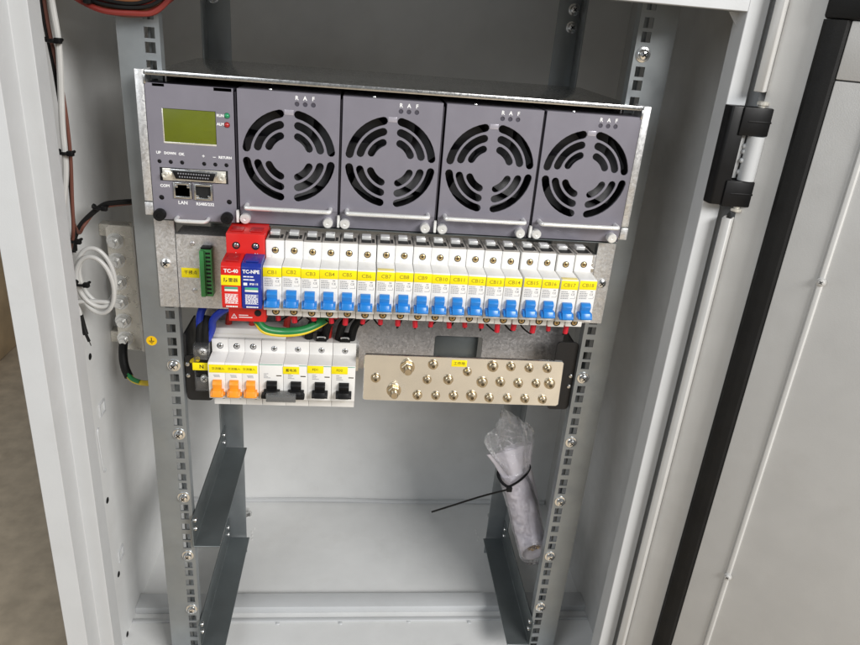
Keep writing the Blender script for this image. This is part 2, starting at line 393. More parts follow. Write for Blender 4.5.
def rail(s, y, name, holes=True, bolts=()):
    x0, x1 = sorted((s*223.5, s*261.5))
    zt, zb = ZT-3, ZF+1
    r = rail_sheet(name, x0, x1, s*232.55-4.75, s*232.55+4.75, [z for z in HOLES if zb+8 < z < zt-8], zb, zt, y, 1.8)
    b = B(); xa, xb = sorted((s*223.5, s*225.2)); b.box(xa, xb, y+1.9, y+12, zb, zt); b.build('inner_flange', 'zinc', r)
    b = B(); xa, xb = sorted((s*259.8, s*261.5)); b.box(xa, xb, y+1.9, y+30, zb, zt); b.build('outer_flange', 'zinc', r)
    if holes:
        b = B(); xa, xb = sorted((s*234.6, s*236.6)); b.box(xa, xb, y+11, y+28, zb, zt); b.build('return_fold', 'zinc', r)
    for z in bolts: pan_screw((s*232.55, y, z), (0, -1, 0), 5.2, 4.2, 'chrome', r, 'bolt', 7.2)
    return r
U = 44.45
low = [zc-2*U*k for k in range(0, 5)]
rl = rail(-1, 0, 'mounting_rail', True, low+[-191])
rr = rail(1, 0, 'mounting_rail', True, low+[-191, zc+8*U])
rears = []
for s in (-1, 1):
    x0, x1 = sorted((s*195, s*224)); b = B()
    b.box(x0, x1, 204, 206, ZF+1, ZT-3, .4); xa, xb = sorted((s*222, s*224)); b.box(xa, xb, 180, 204, ZF+1, ZT-3, .4)
    r = b.build('rear_rail', 'zinc', cab); rears.append(r)
    for z in (86, 66): pan_screw((s*214, 204, z), (0, -1, 0), 5, 4, 'steel', r, 'bolt', 7)
st = rl
b = B(); b.lathe((-254, .02, -281), (0, -1, 0), [(5.6, 0), (5.6, .25)], 28); sk = b.build('earth_sticker', 'sticker_yellow', rl)
b = B(); y = -.45
b.box(-254.4, -253.6, y, y+.15, -281, -277.4); b.box(-256.8, -251.2, y, y+.15, -281.8, -281); b.box(-255.8, -252.2, y, y+.15, -283.2, -282.6); b.box(-254.8, -253.2, y, y+.15, -284.5, -283.9)
b.build('earth_symbol', 'print_dark', sk)
# L-shaped support brackets between front and rear rails
def bracket(s, zb, y0, y1, zt, dz):
    b = B()
    prof_ = [(s*222.5, zt), (s*222.5, zb), (s*190, zb), (s*190, zb+1.8), (s*220.7, zb+1.8), (s*220.7, zt)]
    b.prism(prof_, 'y', y0, y1, .5, 1)
    o = b.build('support_bracket', 'zinc_dark', cab)
    for y in (y0+12, y1-14):
        for q in (0, -13):
            pan_screw((s*220.7, y, zt-8+q), (-s, 0, 0), 3.4, 2.6, 'steel', o, 'bolt', 0, False)
    return o
bracket(-1, -552, -14, 202, -512, 0)
bracket(-1, -722, -14, 202, -682, 0)
bracket(1, -722, -14, 202, -682, 0)

# door, folded fully back to the right
PH = math.radians(38)
HX, HY = 303, -92
def D(u, v): return (HX + u*math.cos(PH) + v*math.sin(PH), HY - u*math.sin(PH) + v*math.cos(PH))   # u along the door, v away from the viewer
def dbox(u0, u1, v0, v1, z0, z1, bev=0, o=None):
    o = o or B(); o.prism([D(u0, v0), D(u1, v0), D(u1, v1), D(u0, v1)], 'z', z0, z1, bev); return o
DB, DT = ZF-55, 150
door = dbox(1, 620, 30, 33, DB, DT, .8).build('door', 'coat_warm_dimmed', cab)
dbox(9.2, 620, 10, 12, DB+2, DT-2, .4).build('inner_border', 'coat_warm_dimmed', door)
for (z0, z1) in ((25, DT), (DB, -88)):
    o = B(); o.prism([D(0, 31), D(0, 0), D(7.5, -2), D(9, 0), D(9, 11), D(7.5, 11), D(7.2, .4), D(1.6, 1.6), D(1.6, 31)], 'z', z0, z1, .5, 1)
    o.build('edge_fold', 'coat_warm_dimmed', door)
# foam seal strips
def seal(u0, u1, z0, z1, horiz=False):
    o = B()
    if not horiz:
        P = [D(u0, 10), D(u0, 4), D(u0+3, 1), D(u0+9, 0), D(u1-9, 0), D(u1-3, 1), D(u1, 4), D(u1, 10)]
        o.prism(P, 'z', z0, z1)
    else:
        o.prism([D(u0, 10), D(u1, 10), D(u1, 0), D(u0, 0)], 'z', z0, z1, 2.5)
    return o.build('foam_seal', 'black_rubber', door)
seal(39.1, 60.0, DB+30, 86); seal(39.1, 600, 86.6, 116, True)
pu = 60.2
for (z0, z1) in ((DB+32, 40), (41.2, 86)): dbox(pu, 590, 3, 9.8, z0, z1, .8).build('inner_panel', 'coat_warm_dimmed', door)
o = B(); o.prism([D(91.2, 3.2), D(93.0, .2), D(96.4, .2), D(97.9, 3.2)], 'z', DB+34, 24, .4); rg = o.build('ridge', 'coat_warm_dimmed', door)
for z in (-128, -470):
    x, y = D(95.3, .4); pan_screw((x, y, z), (-math.sin(PH), -math.cos(PH), 0), 3, 2, 'coat_warm_dimmed', rg, 'screw', 4.2, True)
# hinge
hg = B(); hg.prism([(286.2, FY), (286.2, FY-11), (288, FY-13.5), (302, FY-14.5), (302, FY)], 'z', -76, 12, 1).build('hinge', 'black_plastic', cab)
hg = [o for o in cab.children if o.name.startswith('hinge')][0]
for (z0, z1) in ((-12.5, 12), (-77, -53)):
    b = B(); b.box(297, 325, FY-16, FY-2, z0, z1, 1.2); b.box(303, 325.3, FY-16.3, FY-2.6, (z0+z1)/2-.8, (z0+z1)/2+.8, .3); b.build('hinge_arm', 'black_plastic', hg)
b = B(); b.cyl((317, FY-11, -52.6), (317, FY-11, -12.9), 7.6, 24); b.build('barrel', 'coat_frame_dimmed', hg)
b = B(); b.box(301.5, 309, FY-8, FY-2, -52, -13, 1); b.build('barrel_leaf', 'coat_frame_dimmed', hg)
for k in range(7):
    b = B(); s = -1 if k < 4 else 1
    b.lathe((317+s*(7.4+random.uniform(0, 1.2)), FY-10+random.uniform(-2, 2), -21-(k % 4)*8+random.uniform(-2, 2)), (s, -.3, 0), [(2.6, -1.5), (2.4, .4), (1, 1.6)], 8); b.build('weld_bead', 'coat_frame_dimmed', hg)
for z0, d in ((12, 1), (-77, -1)):
    b = B(); b.lathe((315, FY-11, z0), (0, 0, d), [(3, 0), (3, 1.5), (5, 2.2), (5, 4.5), (3.5, 5.4)], 12); b.build('hinge_pin', 'tinned', hg)

# ------------------------------------------------------------------ power shelf and its modules
FYM = -27.0
sh = thing('power_shelf', (0, 0, -137), 'rack power shelf with galvanised ears and thin steel top edge above the modules', 'power shelf')
b = B(); b.box(-231.5, 231.5, -27, 190, -3.4, -1.6, .3); b.box(-231.5, 231.5, -28.6, -26.4, -4.2, 0, .6); b.build('top_cover', 'steel', sh)
for s in (-1, 1):
    x0, x1 = sorted((s*233.6, s*241.3)); b = B(); b.box(x0, x1, -26, -24, -120, 0, .6); xa, xb = sorted((s*233.2, s*235)); b.box(xa, xb, -24, -2, -134, 0, .3)
    b.build('ear', 'galvanised', sh)
    b = B(); b.box(x0, x1, -27, -25, -133.5, -121, .6); b.build('ear_tab', 'galvanised', sh)
    b = B(); x0, x1 = sorted((s*219.5, s*221)); b.box(x0, x1, -2, 190, -136, -2); b.build('side_plate', 'galvanised_dark', sh)
b = B(); b.box(-233, 233, -24, 190, -139, -138.2); b.build('bottom_plate', 'zinc_dark', sh)
b = B(); b.box(-219, 219, 188, 190, -138, -3.6); b.build('rear_plate', 'black_paint', sh)
for x in (-153.6, -56.3, 40, 138):
    b = B(); b.box(x-1.3, x+1.3, -30.5, -26, -135.5, -123.5, .5); b.build('divider_tab', 'white_plastic', sh)
    b = B(); b.box(x-.6, x+.6, -24, 180, -137.8, -14); b.build('divider', 'dark_paint', sh)
b = B(); b.box(-233.2, -231.4, -28, -26.2, -12, -3.8, .3); b.box(231.4, 233.2, -28, -26.2, -12, -3.8, .3); b.build('corner_bracket', 'steel', sh)

def arc_slot(cx, cz, r, w, t0, t1, n=9):
    P = []
    for k in range(n+1):
        t = t0+(t1-t0)*k/n; P.append((cx+(r+w/2)*math.cos(t), cz+(r+w/2)*math.sin(t)))
    ex, ez = cx+r*math.cos(t1), cz+r*math.sin(t1)
    for k in range(1, 5):
        a = t1+math.pi*k/5; P.append((ex+w/2*math.cos(a), ez+w/2*math.sin(a)))
    for k in range(n+1):
        t = t1-(t1-t0)*k/n; P.append((cx+(r-w/2)*math.cos(t), cz+(r-w/2)*math.sin(t)))
    ex, ez = cx+r*math.cos(t0), cz+r*math.sin(t0)
    for k in range(1, 5):
        a = t0+math.pi+math.pi*k/5; P.append((ex+w/2*math.cos(a), ez+w/2*math.sin(a)))
    return P
def rectifier(cx, label):
    t = thing('rectifier_module', (cx, FYM, -137), label, 'power module', 'fan-cooled power modules in the shelf')
    x0, x1 = cx-47, cx+47
    loops = [rect(x0, x1, -121, -10.5)]
    for r, w_, hv, hh in ((40.0, 7.5, 4.6+3.7, 2.4+3.7), (30.2, 7.3, 4.6+3.6, 4.0+3.6), (20.6, 6.9, 4.6+3.4, 5.0+3.4)):
        for q in range(4):
            a0 = math.asin((hh if q in (0, 2) else hv)/r); a1 = math.pi/2-math.asin((hv if q in (0, 2) else hh)/r)
            loops.append(arc_slot(cx, -69.5, r, w_, q*math.pi/2+a0, q*math.pi/2+a1))
    for k in range(3): loops.append(circle(cx+7.2+k*7.5, -20.7, 2.1, 14))
    fp = plate('face_plate', loops, 'purple_paint', t, FYM, 1.6)
    for k in range(3):
        b = B(); b.cyl((cx+7.2+k*7.5, FYM+1.5, -20.7), (cx+7.2+k*7.5, FYM+.7, -20.7), 2, 14); b.build('indicator', 'dark_paint', fp)
        text('RAF'[k], 5.0, cx+7.2+k*7.5, FYM-.2, -15.3, 'print_white', fp, bold=.16)
    b = B(); b.box(cx-4.2, cx+4.2, FYM-.35, FYM+.1, -31, -26.2, .15); b.build('vent_glint', 'glint_lilac', fp)  # pad in a paler colour that imitates a reflection on an emboss
    b = B(); b.prism([(FYM, -121.2), (FYM+1.6, -121.2), (FYM+4.6, -137), (FYM+2.6, -137)], 'x', x0, x1, .3, 1); b.build('lower_lip', 'purple_paint', t)
    b = B(); b.box(x0+.2, x1-.2, FYM+1.8, FYM+190, -11.5, -10.6); b.build('top_cover', 'purple_paint', t)
    b = B(); b.box(x0+.2, x0+1, FYM+1.8, FYM+190, -136, -11.6); b.box(x1-1, x1-.2, FYM+1.8, FYM+190, -136, -11.6); b.box(x0+1, x1-1, FYM+40, FYM+42, -136, -11.6); b.build('housing', 'dark_paint', t)
    b = B(); b.lathe((cx-18, FYM+12, -10.7), (0, 0, 1), [(2.4, 0), (2.2, .9), (.6, 1.2)], 12); b.build('rivet', 'steel', t)
    # fan behind the grille
    f = B(); f.lathe((cx, FYM+10, -69.5), (0, 1, 0), [(15.5, 0), (17, 1.2), (17, 18)], 28); f = f.build('fan', 'fan_grey', t)
    bl = B()
    for k in range(7):
        a = 2*math.pi*k/7+.2; rings = []
        for r in (16.5, 26, 35, 42.5):
            tw = .62-.008*r; sw = a+.012*(r-16)
            u = Vector((math.cos(sw), 0, math.sin(sw))); v = Vector((-math.sin(sw), 0, math.cos(sw)))
            c = Vector((cx, FYM+19, -69.5))+u*r; h = 8+.20*r
            d = v*math.cos(tw)+Vector((0, 1, 0))*math.sin(tw); n = u.cross(d).normalized()*.6
            rings.append([c-d*h+n, c+d*h+n, c+d*h-n, c-d*h-n])
        bl.loft(rings)
    bl.build('fan_blades', 'fan_grey', f)
    o = B(); n = 32; ri = [[(cx+rr*math.cos(2*math.pi*k/n), yy, -69.5+rr*math.sin(2*math.pi*k/n)) for k in range(n)] for rr, yy in ((46, FYM+4), (44.5, FYM+5), (44, FYM+34))]
    o.loft(ri, False).build('fan_shroud', 'black_plastic', f)
    # bail handle and thumb screws
    hx0, hx1, zh = cx-40, cx+40, -118.2
    b = B(); b.tube([(hx0, FYM+1, zh), (hx0, FYM-8, zh), (hx0+1.2, FYM-11.5, zh), (hx0+5, FYM-12.5, zh), (cx, FYM-12.6, zh), (hx1-5, FYM-12.5, zh), (hx1-1.2, FYM-11.5, zh), (hx1, FYM-8, zh), (hx1, FYM+1, zh)], 2.15, 12, 6); b.build('handle', 'bright_bar', t)
    for x in (cx-41.8, cx+38): 
        b = B(); b.lathe((x, FYM+4, -131.3), (0, -1, 0), [(2.5, 0), (2.5, 2), (4.8, 2.2), (5, 3), (5, 8.6), (4.3, 9.6), (1.2, 9.7), (1.0, 9.0)], 22); s_ = b.build('thumb_screw', 'bright_bar', t)
    return t
mods = [rectifier(-104.6, 'fan-cooled purple grey power module immediately right of the control module with green screen')]
for cx, lb in ((-8.1, 'purple grey power module second from the control module, its fan grille third from right'),
               (89.2, 'purple grey power module third from the control module, next to the rightmost one'),
               (186.0, 'rightmost fan-cooled purple grey power module beside the right ear')):
    c = copy_tree(mods[0], (cx+104.6, 0, 0)); c['label'] = lb; mods.append(c)

# control module
ct = thing('control_module', (-194, FYM, -137), 'purple grey control module with olive green screen, serial port and two network sockets', 'control module')
CX0, CX1 = -233, -155
loops = [rect(CX0, CX1, -137, -11), rect(-219.5, -171.4, -64.2, -32.5), rect(-225, -162.2, -99.4, -86.6), rect(-213.3, -196.2, -115.4, -99.6), rect(-194.2, -176.8, -116, -100), rect(-226, -216, -13.4, -11.4), rect(-172, -156.5, -13.9, -11.4)]
for x in (-224.6, -214.4, -204, -183.8, -173.5, -163.2): loops.append(circle(x, -81.2, 1.9, 14))
for x, z in ((-161.1, -35.5), (-161.4, -43.8)): loops.append(circle(x, z, 2.6, 16))
for x, z in ((-225.1, -115.7), (-161.8, -116.7)): loops.append(circle(x, z, 2.4, 16))
fp = plate('face_plate', loops, 'purple_paint', ct, FYM, 1.6)
b = B(); b.box(CX0+.3, CX1-.3, FYM+1.8, FYM+150, -136.5, -11.6); hs = b.build('housing', 'dark_paint', ct)
b = B(); b.box(-219.3, -171.6, FYM+1.0, FYM+1.7, -64, -32.7, .2); sc = b.build('screen', 'lcd', ct)
b = B(); b.box(-219.4, -171.5, FYM+.2, FYM+.95, -64.1, -62.6, .2); b.box(-219.4, -218.5, FYM+.2, FYM+.95, -62.6, -32.6, .2); b.build('bezel', 'tinned', sc)
fm = B(); n = 14; G = [[None]*(n+1) for _ in range(n+1)]
for i in range(n+1):
    for j in range(n+1):
        G[i][j] = fm.bm.verts.new((-218.3+46*i/n, FYM+.55+random.uniform(-.3, .3)*(1.3 if (j < 2 or i < 2 or i > n-3) else .12), -62.2+29*j/n))
for i in range(n):
    for j in range(n): fm.bm.faces.new((G[i][j], G[i+1][j], G[i+1][j+1], G[i][j+1]))
fm.build('protective_film', 'thin_film', sc)
for x, z, m in ((-161.1, -35.5, 'led_green'), (-161.4, -43.8, 'led_red')):
    b = B(); b.lathe((x, FYM+1.2, z), (0, -1, 0), [(2.5, 0), (2.5, 1.4), (2.0, 2.4), (1.0, 3.0), (.1, 3.1)], 16); b.build('status_lamp', m, ct)
for x in (-224.6, -214.4, -204, -183.8, -173.5, -163.2):
    b = B(); b.lathe((x, FYM+1.6, -81.2), (0, -1, 0), [(1.7, 0), (1.7, 1.3), (1.2, 1.7)], 14); b.build('push_button', 'black_plastic', ct)
for s_, x, z, sz in (('RUN', -167.0, -35.8, 3.4), ('ALM', -167.2, -43.5, 3.4), ('UP', -224.8, -73.0, 3.5), ('DOWN', -214.3, -73.1, 3.2), ('OK', -204.0, -73.3, 3.5), ('+', -184, -74, 4.6), ('–', -174, -74, 4.6), ('RETURN', -164.0, -74.1, 3.2), ('COM', -221.1, -104.1, 3.8), ('LAN', -205.3, -119.7, 4.6), ('RS485/232', -184.5, -120.1, 3.9)):
    text(s_, sz, x, FYM-.2, z, 'print_white', ct, bold=.14)
# serial port
b = B(); b.box(-224.8, -162.4, FYM+.8, FYM+1.75, -99.3, -86.7, .2); sp = b.build('serial_port', 'hole_black', ct)
b = B(); b.box(-222.5, -164, FYM-.2, FYM+.78, -98.6, -87.2, .3); b.build('flange', 'tinned', sp)
b = B(); b.prism([(-215, -87.0), (-171, -87.8), (-174, -98.2), (-212, -97.6)], 'y', FYM-2.4, FYM+.8, .6); b.build('shell', 'steel', sp)
b = B(); b.prism([(-213, -88.6), (-173, -89.4), (-175.6, -96.8), (-210, -96.2)], 'y', FYM-2.8, FYM-2.1, .2); ins = b.build('insert', 'black_plastic', sp)
for row, n, z in ((0, 13, -90.9), (1, 12, -94.0)):
    for k in range(n):
        x = -207.4+k*2.36+row*1.2; b = B(); b.cyl((x, FYM-2.75, z-(k*.03)), (x, FYM-2.95, z-(k*.03)), .75, 8); b.build('socket_hole', 'print_grey', sp)
for x in (-219, -167):
    b = B(); b.lathe((x, FYM+.6, -92.8), (0, -1, 0), [(3.6, 0), (3.6, 4.5)], 6); b.lathe((x, FYM-3.9, -92.8), (0, -1, 0), [(2.6, 0), (2.6, 2.4), (1.5, 2.5), (1.4, 1.0)], 12); b.build('jack_post', 'tinned', sp)
# network sockets
for x0, x1, z0, z1 in ((-213.1, -196.4, -115.2, -99.8), (-194, -177, -115.8, -100.2)):
    b = B(); t_ = 1.7
    b.box(x0, x0+t_, FYM-2, FYM+1.7, z0, z1, .3); b.box(x1-t_, x1, FYM-2, FYM+1.7, z0, z1, .3); b.box(x0+t_, x1-t_, FYM-2, FYM+1.7, z0, z0+2.2, .3); b.box(x0+t_, x1-t_, FYM-2, FYM+1.7, z1-2.2, z1, .3)
    b.box(x0+t_, x0+t_+2.6, FYM-1.8, FYM+1.7, z0+2.2, z0+4.4, .2) if x0 > -200 else b.box(x0+t_, x0+t_+2.4, FYM-1.8, FYM+1.7, z1-5, z1-2.2, .2)
    b.box(x1-t_-2.6, x1-t_, FYM-1.8, FYM+1.7, z0+2.2, z0+4.4, .2) if x0 > -200 else b.box(x1-t_-2.4, x1-t_, FYM-1.8, FYM+1.7, z1-5, z1-2.2, .2)
    so = b.build('network_socket', 'steel', ct)
    b = B(); b.box(x0+1, x1-1, FYM+1.0, FYM+1.75, z0+1, z1-1); b.build('socket_cavity', 'hole_black', so)
for x, z in ((-225.1, -115.7), (-161.8, -116.7)): pan_screw((x, FYM+1.6, z), (0, -1, 0), 2.2, 1.4, 'black_plastic', ct, 'screw', 0, False)
for x in (-226.6, -163.6):
    b = B(); b.lathe((x, FYM, -131.4), (0, -1, 0), [(5, 0), (5, 1), (5.6, 1.6), (5.6, 8), (4.9, 9), (2.2, 9.1), (2.0, 8.2), (.1, 8.2)], 26); b.build('thumb_knob', 'black_plastic', ct)
b = B(); b.tube([(-211, FYM, -134.4), (-211, FYM-8, -134.4), (-208, FYM-12, -134.4), (-197, FYM-12.4, -134.4), (-185, FYM-12, -134.4), (-182, FYM-8, -134.4), (-182, FYM, -134.4)], 1.8, 10, 6); b.build('handle', 'bright_bar', ct)

# ------------------------------------------------------------------ upper distribution panel
dp = thing('distribution_panel', (0, 0, -239), 'galvanised mounting panel bolted to both rails below the power modules', 'mounting panel')
for s in (-1, 1):
    x0, x1 = sorted((s*221.6, s*241.3)); 
    plate('flange', [rect(x0, x1, -239.5, -139.6, 1), circle(s*232.55, -191, 3.4)], 'galvanised', dp, -2.2, 2)
plate('panel', [rect(-220.6, 221, -239, -158.6)], 'galvanised', dp, -3.4, 1.6)
b = B(); b.box(-220.6, 221, -1.6, 30, -160.2, -158.7); b.build('panel_fold', 'galvanised_dark', dp)
b = B(); b.prism([(-3.6, -168), (-5, -168), (-5, -172), (-10.6, -172), (-10.6, -176), (-9.4, -176), (-9.4, -173.2), (-3.8, -173.2), (-3.8, -190), (-9.4, -190), (-9.4, -187), (-10.6, -187), (-10.6, -191.4), (-3.6, -191.4)], 'x', -163, 218); b.build('din_rail', 'steel', dp)
for s in (-1,):
    for z in (-168, -219.5):
        pan_screw((-204.5, -3.4, z), (0, -1, 0), 2.6, .9, 'galvanised_dark', dp, 'rivet', 0, False)
b = B(); b.box(-217, -199, -3.7, -3.45, -205, -194.4, .1); lb = b.build('label', 'yellow_label', dp); text('干接点', 4.6, -207.6, -3.82, -199.4, 'print_dark', lb, bold=.04)
gc = thing('terminal_connector', (-189.4, -4, -221), 'green eleven-way terminal connector on the galvanised panel left of the red surge arrester', 'connector')
b = B(); b.box(-195.2, -183.6, -14, -3.5, -221.2, -170.4, .6); cb_ = b.build('housing', 'green_plastic', gc)
b = B(); b.box(-195.2, -190.6, -17.5, -14, -220.6, -171, .5); b.build('front_lip', 'green_plastic', gc)
for k in range(11):
    z = -174.2-k*4.3; b = B(); b.box(-189.6, -185, -14.4, -13.9, z-1.0, z+1.0, .15); b.build('contact_slot', 'hole_black', gc)
b = B(); b.box(-194.4, -184.4, -13, -4, -170.3, -168.6, .4); b.build('end_cap', 'black_plastic', gc)

# ------------------------------------------------------------------ surge arrester
sa = thing('surge_arrester', (-142, -10, -229), 'red and blue plug-in surge arrester at the left end of the upper breaker row', 'surge arrester')
b = B(); b.prism([(-11, -137.4), (-58, -138.4), (-58, -161), (-62, -163), (-62, -207), (-58, -214), (-58, -228.6), (-11, -228.6)], 'x', -160.4, -124.4, .7, 2); ba = b.build('base', 'red_plastic', sa)
for x in (-151, -133):
    b = B(); b.lathe((x, -58.3, -150), (0, -1, 0), [(3.6, 0), (3.6, .25)], 18); h_ = b.build('terminal_hole', 'hole_black', ba)
    pan_screw((x, -57.9, -150), (0, -1, 0), 2.5, .9, 'steel', h_, 'screw', 0, False)
    b = B(); b.box(x-5.5, x+5.5, -52, -38, -137.9, -136.9, .4); b.build('wire_entry', 'dark_red', ba)
text('L', 4.2, -151, -58.25, -158.6, 'print_white', ba, bold=.08); text('N', 4.2, -132.4, -58.25, -158.6, 'print_white', ba, bold=.08)
b = B(); b.lathe((-132, -58.3, -219), (0, -1, 0), [(3.4, 0), (3.4, .25)], 18); b.build('terminal_hole', 'hole_black', ba)
b = B()
for (p, q) in (((-157.8, -225.2), (-152.6, -225.2)), ((-152.6, -225.2), (-155.2, -220.6)), ((-155.2, -220.6), (-157.8, -225.2))):
    b.tube([(p[0], -58.2, p[1]), (q[0], -58.2, q[1])], .28, 6, 1, False)
b.box(-155.4, -155, -58.35, -58.1, -224, -222); b.build('warning_triangle', 'print_white', ba)
b = B()
for k, l in enumerate((9, 13)): b.box(-150.5, -150.5+l, -58.3, -58.1, -222.2-k*2.2, -221.4-k*2.2)
b.build('fine_print', 'print_white', ba)
def cartridge(x0, x1, m, name, mdark):
    b = B(); b.prism([(-61, -156.4), (-86.5, -157.6), (-90, -160.5), (-90, -199), (-88.5, -202), (-61, -202)], 'x', x0, x1, .6, 2); c = b.build(name, m, sa)
    b = B(); b.box(x0+3.2, x1-3.2, -84, -64, -157.2, -156.2, .3); b.build('grip', mdark, c)
    b = B(); xc = (x0+x1)/2
    b.box(xc-6, xc+6, -90.3, -89.9, -182.2, -180, .1); b.build('status_window', 'print_green', c)
    b = B(); b.box(xc-6, xc+6, -90.3, -89.9, -184.4, -182.4, .1); b.build('window_sill', 'warm_white_plastic', c)
    b = B()
    for k in range(7):
        z = -187.2-k*1.55; b.box(xc-6, xc+6, -90.25, -89.95, z-.16, z+.16)
        if k < 6:
            x = xc-5.6
            while x < xc+5:
                l = random.uniform(1, 3); b.box(x, min(x+l, xc+5.6), -90.25, -89.95, z-1.1, z-.5); x += l+random.uniform(.5, 1.1)
    x = xc-5
    while x < xc+5: l = random.uniform(.9, 1.8); b.box(x, x+l, -90.25, -89.95, -200.2, -198.9); x += l+.4
    b.build('fine_print', 'print_white', c)
    return c
c1 = cartridge(-160.2, -142.3, 'red_plastic', 'red_cartridge', 'dark_red')
text('TC-40', 4.9, -151, -90.25, -164.6, 'print_white', c1, bold=.16)
b = B(); b.box(-160.1, -142.6, -90.6, -90.2, -178.4, -168.6, .1); lb = b.build('label', 'yellow_label', c1); text('防雷器', 4.4, -151.4, -90.72, -173.4, 'print_dark', lb, bold=.05)
c2 = cartridge(-141.8, -123.9, 'navy_plastic', 'blue_cartridge', 'navy_plastic')
text('TC-NPE', 4.7, -132.9, -90.25, -164.6, 'print_white', c2, bold=.16, sx=.95)
b = B(); x = 0
for z, ls in ((-169.4, (3, 2, 3)), (-172.4, (5, 4.6))):
    x = -140
    for l in ls: b.box(x, x+l, -90.25, -89.95, z-.5, z+.5); x += l+.5
b.box(-140, -136.6, -90.25, -89.95, -178, -175.4)
b.build('fine_print', 'print_white', c2)
text('IP20 15', 2.6, -130.6, -90.25, -176.6, 'print_white', c2, bold=.08)

# ------------------------------------------------------------------ upper row: eighteen single breakers
BW = 17.3
def toggle(b, x, y, z0, z1, w1, w2, d):
    """lever: narrow waist above, wide foot below, leaning out"""
    zm = z0+(z1-z0)*.42
    b.prism([(y+1, z1), (y-d*.35, z1-.6), (y-d*.62, z1-(z1-zm)*.35), (y-d*.42, zm+1.2), (y-d*.75, zm), (y-d, z0+1.4), (y-d*.8, z0), (y+1, z0)], 'x', x-w1/2, x+w1/2, .35, 2)
    b.prism([(y+1, zm-.6), (y-d*.5, zm-.8), (y-d*.86, z0+2.2), (y-d*.82, z0+.3), (y+1, z0+.3)], 'x', x-w2/2, x+w2/2, .35, 2)
def breaker(cx):
    t = thing('circuit_breaker', (cx, -10.6, -222), 'x', 'circuit breaker', 'white circuit breakers with blue levers in the upper row')
    x0, x1 = cx-BW/2, cx+BW/2
    b = B(); b.prism([(-11, -146), (-56, -143.6), (-56.2, -160.6), (-79, -161.2), (-80.2, -162.2), (-80.2, -205), (-79, -206.2), (-57, -206.8), (-57, -221.4), (-11, -221.4)], 'x', x0, x1, .5, 2); bd = b.build('body', 'white_plastic', t)
    b = B(); b.box(x0+.5, x1-.5, -55.2, -22, -144.1, -142.4, .3); tc_ = b.build('terminal_cover', 'warm_grey', t)
    b = B(); b.box(cx-5.6, cx+3.2, -44, -34, -142.3, -138.6, .4); b.build('clip', 'bright_bar', tc_)
    b = B(); b.box(cx-6, cx+3.6, -53, -44.2, -142.45, -141.9); b.box(cx+4.2, cx+6.8, -52, -40, -142.5, -142.2); b.build('wire_entry', 'hole_black', tc_)
    b = B(); b.lathe((cx+.3, -56.1, -153.3), (0, -1, 0), [(4.1, 0), (4.1, .25)], 20); b.build('screw_well', 'white_plastic', bd)
    b = B(); b.lathe((cx+.3, -56.3, -153.3), (0, -1, 0), [(3.3, 0), (3.3, .2)], 20); hl = b.build('terminal_hole', 'hole_black', bd)
    pan_screw((cx+.3, -56.35, -153.3), (0, -1, 0), 2.6, .8, 'brass', t, 'terminal_screw')
    b = B(); b.box(cx-3.6, cx+.2, -56.4, -56.1, -160.4, -157.6, .1); b.build('notch', 'warm_white_plastic', bd)
    b = B(); b.lathe((cx+.4, -57.1, -216.6), (0, -1, 0), [(3.7, 0), (3.7, .3)], 18); b.build('lower_terminal_hole', 'hole_black', bd)
    pan_screw((cx+.4, -57.3, -216.6), (0, -1, 0), 2.7, .8, 'brass', t, 'terminal_screw')
    b = B(); b.box(x0+.05, x1-.05, -80.7, -80.1, -171.4, -162.4, .12); lb = b.build('label', 'yellow_label', t)
    b = B()
    rnd = random.Random(3)
    for k in range(5):
        z = -173.6-k*1.75; x = x0+1.4; e = cx+(.6 if k else -1)
        while x < e:
            l = rnd.uniform(.8, 2.4); b.box(x, min(x+l, e), -80.35, -80.1, z-.32, z+.32); x += l+.4
    b.box(cx+3.6, cx+6.0, -80.35, -80.1, -173.6, -172.8); b.box(cx+2.4, cx+7.2, -80.35, -80.1, -180.6, -180.3); b.box(cx+7.0, cx+7.25, -80.35, -80.1, -180.4, -178.2)
    b.build('fine_print', 'print_grey', bd)
    text('CE', 3.3, cx+4.8, -80.4, -176.2, 'print_grey', bd)
    b = B(); b.box(cx-5.4, cx+5.6, -80.45, -80.05, -203.6, -183.4, .2); b.build('lever_slot', 'warm_white_plastic', bd)
    b = B(); toggle(b, cx, -80.2, -200.6, -184.4, 9.6, 14.0, 9.5); b.build('lever', 'blue_plastic', t)
    return t
cbx = [-115.2+17.72*k for k in range(14)] + [134.2, 152.5, 171.3, 190.2]
ends = {1: 'white breaker with blue lever labelled CB1, next to the blue surge cartridge', 18: 'white breaker with blue lever labelled CB18 at the right end of the row'}
cb0 = None
